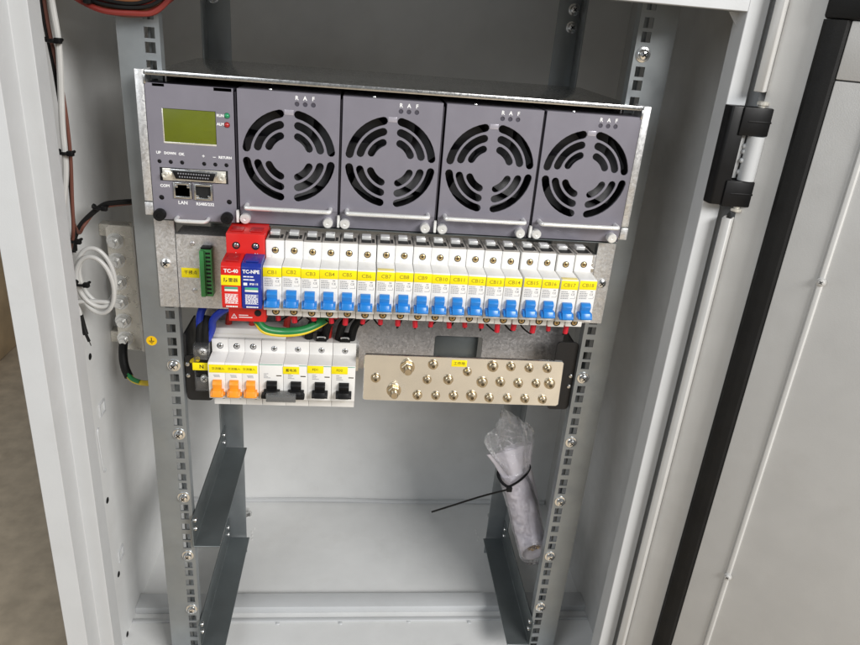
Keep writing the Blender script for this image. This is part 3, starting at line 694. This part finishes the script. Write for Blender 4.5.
for i, x in enumerate(cbx, 1):
    if cb0 is None: cb0 = breaker(x); c = cb0
    else: c = copy_tree(PROTO, (x-cbx[0], 0, 0))
    if i == 1: PROTO = copy_tree(cb0, (0, 0, 0))
    c['label'] = ends.get(i, 'white circuit breaker with blue lever and yellow label CB%d in the upper row' % i)
    lb = [o for o in c.children if o.name.startswith('label')][0]
    tz = random.uniform(-.45, .45); lb.location = Vector((0, 0, tz))*MM; lb.rotation_euler = (0, random.uniform(-.0015, .0015), 0)
    c.location.y += random.uniform(-.7, .7)*MM; c.location.z += random.uniform(-.25, .25)*MM; c.rotation_euler = (0, random.uniform(-.006, .006), random.uniform(-.004, .004))
    lv = [o for o in c.children if o.name.startswith('lever')][0]; lv.location = Vector((random.uniform(-.25, .25), random.uniform(-.3, .1), random.uniform(-.3, .3)))*MM
    text('CB%d' % i, 5.3, x+random.uniform(-.7, .7), -80.85, -166.9, 'print_olive', lb, bold=.03, sx=1.02)
    if i in (7, 17):
        b = B(); b.box(x-8, x+7.6, -79.6, -74, -161.35, -160.75, .1); b.build('spare_label', 'pale_label', c)
def kill(o):
    for ch in list(o.children): kill(ch)
    bpy.data.objects.remove(o)
kill(PROTO)

# outgoing wires with red sleeves under the upper row
for i, x in enumerate(cbx, 1):
    xx = x+random.uniform(-1.5, 1.5); y = -38+random.uniform(-4, 4)
    t = thing('outgoing_wire', (xx, y, -240), 'black control wire with red end sleeve under breaker CB%d' % i, 'wire', 'red-sleeved wires below the upper breaker row')
    dx = random.uniform(-2.2, 2.2)
    b = B(); b.tube([(xx, y, -219), (xx+dx*.3, y+.5, -226), (xx+dx, y+1, -236+random.uniform(-1.5, 1.5))], 2.7+random.uniform(-.2, .3), 10, 5); b.build('sleeve', 'red_sleeve', t)
    d2 = random.choice((-1, 1))*random.uniform(8, 24)
    b = B(); b.tube([(xx+dx, y+1, -234), (xx+dx*1.5, y+6, -240), (xx+d2*.5, y+24, -236+random.uniform(-4, 2)), (xx+d2, y+40, -226)], .9, 6, 6); b.build('lead', 'black_rubber', t)

# ------------------------------------------------------------------ lower distribution frame
lf = thing('lower_mounting_frame', (0, 5, -360), 'galvanised mounting plate with black end brackets behind the lower breakers and busbar', 'mounting plate')
plate('back_plate', [rect(-205, 216, -330, -236), rect(59.5, 117.5, -322, -283.2, 3)], 'galvanised_dark', lf, 45, 2)
b = B(); b.box(62, 115, 60, 62, -330, -290, .5); b.build('rear_strip', 'zinc_dark', lf)
for s in (-1, 1):
    x0, x1 = (-222, -193) if s < 0 else (197, 223)
    plate('end_bracket', [rect(x0, x1, -357, -268 if s > 0 else -300, 5)], 'black_paint', lf, 6, 2.4)
    b = B(); b.box(*( (-222.6, -220.4) if s < 0 else (221, 223)), 8.6, 60, -352, -275, .5); br = b.build('end_web', 'black_paint', lf)
    for z in (-311, -325): pan_screw((s*219.2, 6, z), (0, -1, 0), 2.6, 2, 'steel', lf, 'screw', 0, False)
b = B(); b.box(-205, -30, 38, 44.6, -330, -296, .4); b.build('din_rail', 'steel', lf)
# triple breaker, orange levers
def row3_body(t, x0, x1, m='white_plastic', zt=-281):
    b = B(); b.prism([(37, zt-1), (10.4, zt), (10, zt-.6), (10, -296), (-13.6, -297.6), (-15, -299), (-15, -341), (-13.6, -342.4), (9, -343), (9, -363), (37, -363)], 'x', x0, x1, .6, 2); return b.build('pole', m, t)
def yl(t, x0, x1, z0, z1, s_, sz):
    b = B(); b.box(x0, x1, -15.7, -15.1, z0, z1, .15); l = b.build('label', 'yellow_label', t)
    if s_: text(s_, sz, (x0+x1)/2, -15.85, (z0+z1)/2, 'print_dark', l, bold=.03)
    return l
t3 = thing('three_pole_breaker', (-166, 10, -363), 'white three-pole breaker with three orange levers at left of the lower row', 'circuit breaker')
for x in (-183.9, -165.9, -147.9):
    p = row3_body(t3, x-8.9, x+8.9)
    b = B(); b.lathe((x, 9.95, -289), (0, -1, 0), [(3.5, 0), (3.5, .2)], 18); h_ = b.build('terminal_hole', 'hole_black', p)
    pan_screw((x+.2, 9.9, -289), (0, -1, 0), 2.7, .8, 'steel', t3, 'terminal_screw')
    b = B(); b.lathe((x+2, 8.9, -352), (0, -1, 0), [(3.6, 0), (3.6, .3)], 18); b.build('lower_terminal_hole', 'hole_black', p)
    b = B(); toggle(b, x+.6, -15, -336.5, -318, 9.4, 13.5, 9.5); b.box(x-7.5, x+8.7, -17.2, -14.6, -337.4, -333, .5); b.build('lever', 'orange_plastic', t3)
    b = B()
    for k in range(3): b.box(x-3.6+k*.5, x+3+k*.3, -15.2, -14.95, -312.6-k*1.2, -312.2-k*1.2)
    b.build('fine_print', 'print_grey', p)
    b = B(); b.box(x-3.4, x+4.4, -20.1, -19.4, -322.6, -321.6, .1); b.build('lever_mark', 'warm_white_plastic', t3)
lb = yl(t3, -191.6, -140.1, -309.4, -299.8, '', 1)
for x in (-182, -165, -149): text('交流输入', 3.4, x, -15.85, -304.4, 'print_dark', lb)
# white trunking lip above the three poles
wt = thing('wire_trunking', (-160, 30, -283), 'short white plastic trunking on top of the three-pole breaker', 'trunking')
b = B(); b.box(-192, -112, 13, 36, -280.4, -268.5, 1.2); b.build('cover', 'white_plastic', wt)
b = B(); b.box(-190, -114, 12.4, 13.4, -276, -275, .2); b.build('cover_seam', 'warm_white_plastic', wt)
# black lever breakers
XB = [-125.4, -99.1, -72.8, -46.4]
def big_pole(t, x):
    p = row3_body(t, x-13, x+13)
    b = B(); b.lathe((x+.6, 9.95, -290.6), (0, -1, 0), [(3.4, 0), (3.4, .2)], 18); b.build('terminal_hole', 'print_grey', p)
    pan_screw((x+.6, 9.9, -290.6), (0, -1, 0), 2.8, .8, 'steel', t, 'terminal_screw')
    b = B(); b.box(x-12.6, x+12.6, -15.25, -14.95, -298.3, -297.7) if x < -110 else b.box(x+4, x+12.4, -15.25, -14.95, -298.6, -298.0); b.build('green_stripe', 'print_green', p)
    b = B(); b.box(x+5.6, x+11.2, -15.3, -14.95, -311.8, -310.7); b.build('rating_mark', 'print_dark', p)
    b = B()
    for k in range(4): b.box(x-8, x-8+random.uniform(3, 8), -15.2, -14.95, -309.4-k*1.7, -308.9-k*1.7)
    b.build('fine_print', 'print_grey', p)
    b = B(); toggle(b, x+.8, -15, -334.6, -317.6, 11.4, 17.5, 10); lv = b.build('lever', 'black_plastic', t)
    b = B(); b.box(x-4.2, x+5.8, -20.2, -19.2, -321.4, -320.4, .1); b.build('lever_line', 'print_grey', lv)
    b = B(); b.box(x-3, x+3, 8.6, 9.2, -357, -350, .3); b.build('lower_slot', 'warm_white_plastic', p)
d2 = thing('two_pole_breaker', ((XB[0]+XB[1])/2, 10, -363), 'white two-pole breaker whose two black levers are joined by a clear tie bar', 'circuit breaker')
big_pole(d2, XB[0]); big_pole(d2, XB[1]); yl(d2, -112.6, -94.9, -308.6, -299.6, '蓄电池', 4)
b = B(); b.box(-135.5, -88.5, -25.4, -17, -335.6, -330.4, 1.2); b.build('lever_tie_end', 'black_plastic', d2)
b = B(); b.box(-130, -97.6, -28.6, -16.2, -337.4, -328.6, 1.0); b.build('lever_tie', 'tie_plastic', d2)
for k, (a0, a1, tx, lbl) in enumerate(((-86.2, -68.6, 'FD1', 'white single breaker with black lever labelled FD1, right of the clear lever tie'), (-59.9, -42, 'FD2', 'white single breaker with black lever labelled FD2 at the right end of the lower row'))):
    t = thing('single_breaker', (XB[2+k], 10, -363), lbl, 'circuit breaker', 'single black-lever breakers in the lower row')
    big_pole(t, XB[2+k]); yl(t, a0, a1, -306.8, -297.6, tx, 4)
# neutral block
nb_ = thing('neutral_block', (-201, 10, -340), 'clear plastic neutral terminal block with N label left of the orange levers', 'terminal block')
b = B(); b.box(-209.6, -194.6, 8, 14, -338, -284, .8); b.build('base', 'black_plastic', nb_)
for z in (-294, -328):
    pan_screw((-201.5, 8, z), (0, -1, 0), 4.8, 5, 'bright_bar', nb_, 'screw', 6.6)
b = B()
for bb in ((-210, -208.8), (-195.2, -194)): b.box(bb[0], bb[1], -4, 12, -339.5, -283, .3)
b.box(-208.8, -195.2, -4, 12, -284.2, -283, .3); b.box(-208.8, -195.2, -4, 12, -339.5, -338.3, .3); b.box(-208.8, -195.2, -4.2, -3.2, -300, -284.3, .3); b.box(-208.8, -195.2, -4.2, -3.2, -338.2, -322, .3); b.build('cover', 'clear_plastic', nb_)
b = B(); b.box(-211.4, -193.6, -6, -4.6, -312.5, -303.2, .8); l = b.build('label', 'yellow_label', nb_); text('N', 6.2, -201.5, -6.2, -307.8, 'print_dark', l, bold=.12)

# ------------------------------------------------------------------ busbar
bb = thing('busbar', (90, -12, -338), 'nickel-plated busbar studded with bolts beside the lower breakers', 'busbar')
plate('bar', [[(-24.2, -337.6), (-21, -339), (200.5, -340.6), (203.2, -338.4), (201.6, -284.6), (199.6, -282.6), (-22.6, -281.8), (-24.4, -283.4)]], 'nickel', bb, -15, 4, bev=.5)
BOLTS = [(-10.7, -310.2, 0), (10.5, -325.3, 2), (23.9, -295.3, 2), (52.4, -291.3, 0), (47.1, -310.6, 0), (37.6, -330.7, 0), (71.1, -309.8, 0), (58.4, -330.8, 0), (91.8, -299.1, 0), (78.9, -330.2, 0), (99.8, -329.6, 1), (110.1, -311.6, 1), (120, -291.2, 1), (120.4, -331.7, 0), (131, -310.9, 0), (141.7, -331.5, 0), (140.8, -290.8, 0), (151.9, -311.8, 0), (162.3, -331.6, 0), (161.9, -292, 0), (172.7, -311.5, 0), (183.1, -331.8, 0), (183, -291.7, 0), (188.6, -311, 1)]
for x, z, k in BOLTS:
    b = B()
    if k == 2:
        b.lathe((x, -15, z), (0, -1, 0), [(8.2, 0), (8.2, 1.4)], 24); b.lathe((x, -16.4, z), (0, -1, 0), [(6.6, 0), (6.8, .8), (6.8, 5.4), (6, 6.4)], 6); bo = b.build('bolt', 'bronze_bolt', bb)
        b = B(); b.lathe((x, -22.8, z), (0, -1, 0), [(4.4, 0), (4.4, 5), (3.6, 6)], 16); b.build('stud', 'bronze_bolt', bo)
    else:
        s_ = 1.3 if k else 1.08+random.uniform(-.06, .1)
        b.lathe((x, -15, z), (0, -1, 0), [(5*s_, 0), (5*s_, 1)], 20); b.lathe((x, -16, z), (0, -1, 0), [(3.9*s_, 0), (3.9*s_, 2.6*s_), (3.4*s_, 3.6*s_), (2*s_, 4.2*s_), (.1, 4.3*s_)], 18); bo = b.build('bolt', 'bronze_bolt', bb)
        b = B(); b.lathe((x, -16-4.3*s_, z), (0, -1, 0), [(1.7*s_, -.2), (1.7*s_, .12)], 6); b.build('socket', 'print_dark', bo)
b = B(); b.box(73, 90.4, -15.5, -15.05, -293, -285, .1); l = b.build('label', 'yellow_label', bb); text('工作地', 4.4, 81.7, -15.6, -289, 'print_dark', l, bold=.03)

# ------------------------------------------------------------------ earth bar on the left wall
eb = thing('earth_bar', (-298, 60, -334), 'vertical plated earth bar with six bolts beside the left rail', 'earth bar')
plate('bar', [[(-316.5, -318), (-313, -331.8), (-289.4, -333.5), (-290.3, -178.4), (-315, -177.8), (-318.5, -181)]], 'tinned', eb, 80, 5, bev=.6)
b = B(); b.box(-290.2, -287.6, 79, 92, -334, -178.6, .5); b.build('edge_strip', 'warm_white_plastic', eb)
for z in (-196, -219, -246, -270, -294, -317):
    x = -309+random.uniform(-1, 1)
    b = B(); b.lathe((x, 80, z), (0, -1, 0), [(9.4, 0), (9.4, 1.4)], 24); b.lathe((x, 78.6, z), (0, -1, 0), [(7.6, 0), (7.9, 1), (7.9, 5), (7, 6)], 6); bo = b.build('bolt', 'bright_bar', eb)
    b = B(); b.lathe((x, 72.6, z), (0, -1, 0), [(4.2, 0), (4.2, 4.6), (3.4, 5.6)], 16); b.build('stud', 'bright_bar', bo)
for z in (-190, -325):
    b = B(); b.box(-332.5, -300, 100, 116, z-7, z+7, .5); b.box(-306, -300, 86, 100, z-5, z+5, .5); b.build('standoff', 'tinned', eb)
# earth lead
el = thing('earth_lead', (-290, 40, -330), 'green and yellow earth lead with black sleeve under the earth bar', 'wire')
b = B(); b.tube([(-309, 74, -318), (-307, 62, -330), (-304, 55, -343), (-298, 48, -352)], 5, 12, 6); b.build('sleeve', 'black_rubber', el)
P = [(-299, 49, -350), (-293, 45, -354), (-283, 40, -355), (-268, 34, -352), (-250, 30, -345)]
b = B(); b.tube(P, 3.3, 10, 8); b.build('core', 'yellow_wire', el)
b = B(); b.tube([Vector(p)+Vector((0, -1.2, 1.4)) for p in P[:3]], 2.7, 10, 8); b.build('green_stripe', 'green_wire', el)
yw = thing('yellow_wire', (-215, 2, -308), 'short yellow wire entering the neutral block from the left rail', 'wire')
b = B(); b.tube([(-228, 14, -318), (-220, 12, -312), (-212, 6, -306), (-207, 3, -303)], 3, 10, 6); b.build('core', 'yellow_wire', yw)

# ------------------------------------------------------------------ left wall cables
def cable(name, label, cat, pts, r, m, group=None):
    t = thing(name, pts[0], label, cat, group); b = B(); b.tube(pts, r, 10, 10); b.build('jacket', m, t); return t
cable('white_cable', 'white round cable running down inside the left front edge', 'cable', [(-309, -22, 110), (-306, -22, 47), (-305, -22, 10), (-310, -22, -53), (-312, -22, -95), (-320, -22, -140), (-327, -20, -190)], 2.9, 'white_wire')
cable('brown_cable', 'thin brown cable tied beside the white one on the left edge', 'cable', [(-316, -14, 110), (-314, -16, 34), (-308, -18, -23), (-307.5, -18, -76), (-311, -18, -123), (-314, -18, -158), (-322, -10, -178)], 1.7, 'brown_wire')
cable('dark_cable', 'thin dark cable behind the ties at the upper left edge', 'cable', [(-322, -12, 110), (-318, -14, 40), (-314, -14, -10), (-313, -12, -80), (-315, -12, -150), (-321, 0, -182)], 1.8, 'black_rubber')
cable('red_branch_wire', 'reddish brown wire curving from the left edge towards the rail', 'wire', [(-314, -14, -150), (-317, 4, -165), (-316, 18, -160), (-300, 22, -143), (-268, 26, -137)], 1.6, 'brown_wire')
cable('black_branch_cable', 'black cable arching from the left edge to behind the left rail', 'cable', [(-330, 16, -190), (-328, 20, -174), (-318, 20, -158), (-298, 20, -140), (-285, 21, -136), (-262, 26, -134.5), (-240, 34, -135)], 2.6, 'black_rubber')
for (x, y, z, lb) in ((-308, -23, 18.7, 'black cable tie at the top of the left cable run'), (-309, -23, -78.5, 'black cable tie halfway down the left cable run'), (-314, -18, -165, 'black cable tie where the black cable leaves the left edge'), (-312, -16, -211, 'black cable tie holding the white coil on the left edge'), (-299, 19, -140.5, 'black cable tie on the arching black cable')):
    t = thing('cable_tie', (x, y, z), lb, 'cable tie', 'cable ties on the left cable run')
    b = B(); b.tube([(x-7, y+4, z), (x-5, y-4.5, z-.6), (x+3, y-5.2, z-.8), (x+6, y+2, z)], 1.5, 8, 5, True, 1.6); b.build('strap', 'black_plastic', t)
    b = B(); b.box(x+2.5, x+8.2, y-7.5, y-2.5, z-2.8, z+2.0, .6); b.build('head', 'black_plastic', t)
co = thing('coiled_cable', (-305, 0, -240), 'coiled light grey cable looped in front of the earth bar', 'cable')
pts = []
for k in range(0, 46):
    a = 2*math.pi*k/18+2.2; rx = 19-1.6*math.sin(k*.21); rz = 31-4.5*math.sin(k*.17+1)
    pts.append((-303+rx*math.cos(a)+2.2*math.sin(k*.33), -4+6*math.sin(k*.14), -212+rz*math.sin(a)-k*.05))
pts += [(-322, -6, -236), (-322, -8, -246), (-321, -8, -252)]
b = B(); b.tube(pts, 2.4, 10, 4); b.build('jacket', 'white_wire', co)
b = B(); b.tube([(-321.4, -8, -250), (-320, -8, -262), (-318, -9, -272)], 2.9, 10, 5); b.build('sleeve', 'black_rubber', co)
b = B(); b.tube([(-318, -9, -271), (-315.4, -9, -280)], 1.6, 8, 4); b.tube([(-315.6, -9, -279), (-314, -9, -285)], .5, 6, 3); b.build('bare_tip', 'black_rubber', co)

# wire loom across the top left
wb = thing('wire_loom', (-245, -18, 50), 'sagging bundle of red and dark wires at the top left above the rail', 'wire bundle')
cols = ['loom_red_shaded', 'brown_wire', 'loom_red_shaded', 'black_rubber', 'orange_wire', 'brown_wire', 'black_rubber', 'loom_red_shaded', 'black_rubber', 'orange_wire', 'brown_wire', 'black_rubber']
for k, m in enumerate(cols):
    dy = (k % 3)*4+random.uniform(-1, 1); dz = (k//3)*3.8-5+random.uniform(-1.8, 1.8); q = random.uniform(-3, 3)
    b = B(); b.tube([(-300, -14+dy, 66+dz), (-284, -18+dy, 57+dz), (-264, -22+dy, 51.5+dz+q*.4), (-240, -24+dy, 49.5+dz-q*.4), (-222, -22+dy, 55+dz+q), (-208, -16+dy, 66+dz), (-196, -10, 84+dz)], 1.6+.9*(m == 'loom_red_shaded'), 8, 7); b.build('wire', m, wb)
b = B(); b.box(-279, -272, -27, -8, 50, 66, 1.5); b.build('tie', 'black_plastic', wb)

# wires between the two breaker rows
def wires(name, label, cat, pts, r, m, grp=None): return cable(name, label, cat, pts, r, m, grp)
wires('blue_wire', 'blue wire dropping behind the surge arrester, nearest the left rail', 'wire', [(-196, 30, -238), (-203, 14, -250), (-205, 12, -266), (-203, 10, -286)], 4.2, 'blue_wire')
wires('looped_blue_wire', 'blue wire looping left from under the surge arrester', 'wire', [(-164, 8, -238), (-178, 4, -244), (-189, 6, -256), (-192, 10, -270), (-200, 10, -288)], 4.0, 'blue_wire')
for x0 in (-204, -198): 
    wires('black_sleeve_wire', 'black sleeved wire running into the neutral block, %s of two' % ('left' if x0 < -200 else 'right'), 'wire', [(x0+2, 16, -256), (x0, 10, -268), (x0-1, 8, -280), (x0-2, 8, -292)], 4.4, 'black_rubber')
gw = thing('earth_wire_loop', (-90, -30, -250), 'thick green earth wire with yellow stripe looping under the surge arrester', 'wire')
P = [(-136, -40, -226), (-135, -42, -234), (-128, -42, -243), (-112, -38, -247.5), (-92, -34, -247), (-76, -26, -243), (-62, -10, -238), (-50, 10, -232)]
b = B(); b.tube(P, 4.4, 12, 8); b.build('core', 'green_wire', gw)
b = B(); b.tube([Vector(p)+Vector((0, -1.8, -2.4)) for p in P], 2.6, 8, 8); b.build('yellow_stripe', 'yellow_wire', gw)
reds = [(-176, 'far left'), (-150, 'second from left'), (-112, 'third from left'), (-64, 'right')]
for k, (x, nm) in enumerate(reds):
    wires('red_feed_wire', 'thick red feed wire entering the lower breakers from above, %s' % nm, 'wire', [(x+16, -16, -226), (x+12, 0, -240), (x+3, 18, -254), (x, 24, -264), (x-2, 26, -283)], 3.8, 'red_wire', 'red feed wires between the breaker rows')
for k, x in enumerate((-88, -70, -54, -40)):
    wires('black_feed_wire', 'thick black feed wire between the breaker rows above the black levers, number %s from left' % ('one', 'two', 'three', 'four')[k], 'wire', [(x+22, 20, -228), (x+14, 14, -246), (x+4, 16, -262), (x, 22, -284)], 4.6, 'black_rubber', 'black feed wires between the breaker rows')
for x in (-72.8, -46.4):
    b = B(); 
    t = thing('terminal_clamp', (x, 20, -281), 'steel wire clamp on top of the %s breaker' % ('FD1' if x < -60 else 'FD2'), 'clamp')
    b.box(x-6, x+6, 12, 30, -281, -276, .8); b.build('clamp_block', 'black_plastic', t)
    b = B(); b.tube([(x-4, 13, -277), (x-3.5, 11.4, -274.5), (x+3.5, 11.4, -274.5), (x+4, 13, -277)], 1.0, 8, 4); b.build('clamp_loop', 'chrome', t)

# ------------------------------------------------------------------ bag of papers tied to the right rail
bgt = thing('document_bag', (205, 45, -620), 'clear plastic bag of rolled papers hanging behind the right rail', 'bag')
def ring(c, hw, hd, ax, n=36, amp=.06, seed=0, lob=5):
    c = Vector(c); ax = Vector(ax).normalized(); dv = Vector((0, 1, 0)); side = (dv - ax*dv.dot(ax)).cross(ax).normalized(); dep = ax.cross(side).normalized()
    R = []
    for k in range(n):
        t = 2*math.pi*k/n; q = 1+amp*math.sin(lob*t+seed)+amp*.6*math.sin((2*lob+1)*t+seed*2.3)
        R.append(c+side*math.cos(t)*hw*q+dep*math.sin(t)*hd*q)
    return R
ax = (.42, -.28, -1)
# paper roll inside, open end towards the viewer
b = B()
A = Vector((183, 62, -492)); E = Vector((222.5, 36, -602))
PA = [(172, 74, -462, 25, 5), (178, 72, -476, 20, 8), (185, 70, -496, 15.5, 10), (194, 67, -518, 16.5, 12.5), (204, 62, -544, 17.5, 15), (212, 54, -570, 18, 16), (218, 45, -588, 18, 17), (222.5, 36, -602, 17.5, 17.5)]
AX = [(.3, -.3, -1)]*3 + [(.35, -.4, -1), (.32, -.5, -.9), (.22, -.75, -.62), (.15, -.92, -.36), (.10, -.97, -.2)]
RR = [ring(p[:3], p[3], p[4], q, 36, .035, 1.0+i*.1, 2) for i, (p, q) in enumerate(zip(PA, AX))]
RR += [ring(E, 15.8, 15.8, AX[-1], 36, .035, 1.7, 2), ring(Vector((219, 50, -592)), 14.4, 13.5, AX[-2], 36, .03, 1.6, 2)]
b.loft(RR, True); pr = b.build('paper_roll', 'paper', bgt, ang=60)
b = B()
for k in range(6):
    a = k*1.05; c = E+Vector((-.4, 9, 2))+Vector((4.5*math.cos(a)*(k % 2+.4), 0, 4.5*math.sin(a)))
    b.cyl(c, c+Vector((random.uniform(-6, 6), -5, random.uniform(-6, 6))), 2.2, 6)
b.build('loose_screws', 'brass', bgt)
b = B(); A2 = Vector((200, 78, -492)); E2 = Vector((243, 84, -640)); ax2 = E2-A2
b.loft([ring(A2.lerp(E2, f), w_, d_, ax2, 32, .05, 2.2, 3) for f, w_, d_ in ((-.25, 20, 5), (0, 13, 9), (.2, 14, 9), (.45, 15, 10), (.7, 15, 9), (.88, 13, 7), (1.0, 8, 3))]); b.build('paper_fold', 'paper', bgt, ang=60)
b = B(); tp = []; nn = 72; axn = Vector((-.36, .2, 1)).normalized()
for f, w_, d_, am in ((0, 15, 10, .05), (.15, 17.5, 9, .08), (.32, 22, 8, .11), (.52, 27, 7, .12), (.72, 30, 5.5, .13), (.88, 30, 4, .13), (1.0, 27, 2.4, .12)):
    rg_ = ring(Vector((190, 60, -488)).lerp(Vector((167, 74, -420)), f), w_, d_, axn, nn, am, f*2.6, 7)
    for k in range(nn):      # the torn upper edge rises to a point
        t_ = 2*math.pi*k/nn; rg_[k] = rg_[k] + axn*f*f*(20*math.exp(-((math.cos(t_)-.15)/.45)**2) - 9*abs(math.cos(t_)) + 2.5*math.sin(9*t_)) + Vector((0, 1.6*math.sin(11*t_+f*5)*f, 0))
    tp.append(rg_)
b.loft(tp, False); b.build('bag_neck', 'bag_film', bgt, ang=60)
b = B(); tp = []
for i, (p, q) in enumerate(list(zip(PA, AX))[2:]): tp.append(ring(p[:3], p[3]+3.2, p[4]+3.0, q, 72, .05, i*1.3, 6))
for d_, r_ in ((6, 18), (10, 13), (12, 6), (12.5, 1)): tp.append(ring(E+Vector((.6, -d_, -d_*.35)), r_, r_, AX[-1], 72, .06, d_*.5, 6))
b.loft(tp, False); b.build('bag_body', 'bag_film', bgt, ang=60)
ti = thing('long_cable_tie', (190, 45, -495), 'black cable tie with long free tail pulled round the document bag', 'cable tie')
b = B(); b.tube([(177, 49, -503), (190, 52, -496), (202, 59, -488), (207, 70, -484), (197, 85, -484), (177, 84, -490), (166, 71, -497), (169, 58, -502), (177, 49, -504)], 1.7, 8, 8, True, 1.7); b.build('strap', 'black_plastic', ti)
b = B(); b.box(173.6, 180.8, 43, 50, -507.5, -500.5, .8); b.build('head', 'black_plastic', ti)
b = B(); b.tube([(177, 45, -504), (160, 43, -507.5), (135, 42, -515.5), (105, 41, -527), (75, 40, -538.4)], 1.25, 8, 8, True, 1.9); b.build('tail', 'black_plastic', ti)

# ------------------------------------------------------------------ box on the workshop floor, left behind the cabinet
bx = thing('cardboard_box', (-1400, 1500, -Z0), 'brown cardboard carton on the floor at the far left edge', 'box')
b = B(); b.box(-1850, -1215, 1330, 1800, -Z0, -Z0+330, 4); b.build('carton', 'kraft', bx)
b = B(); b.prism([(1330, -Z0+326), (1240, -Z0+290), (1242, -Z0+286), (1330, -Z0+321)], 'x', -1840, -1225); b.build('flap', 'kraft', bx)
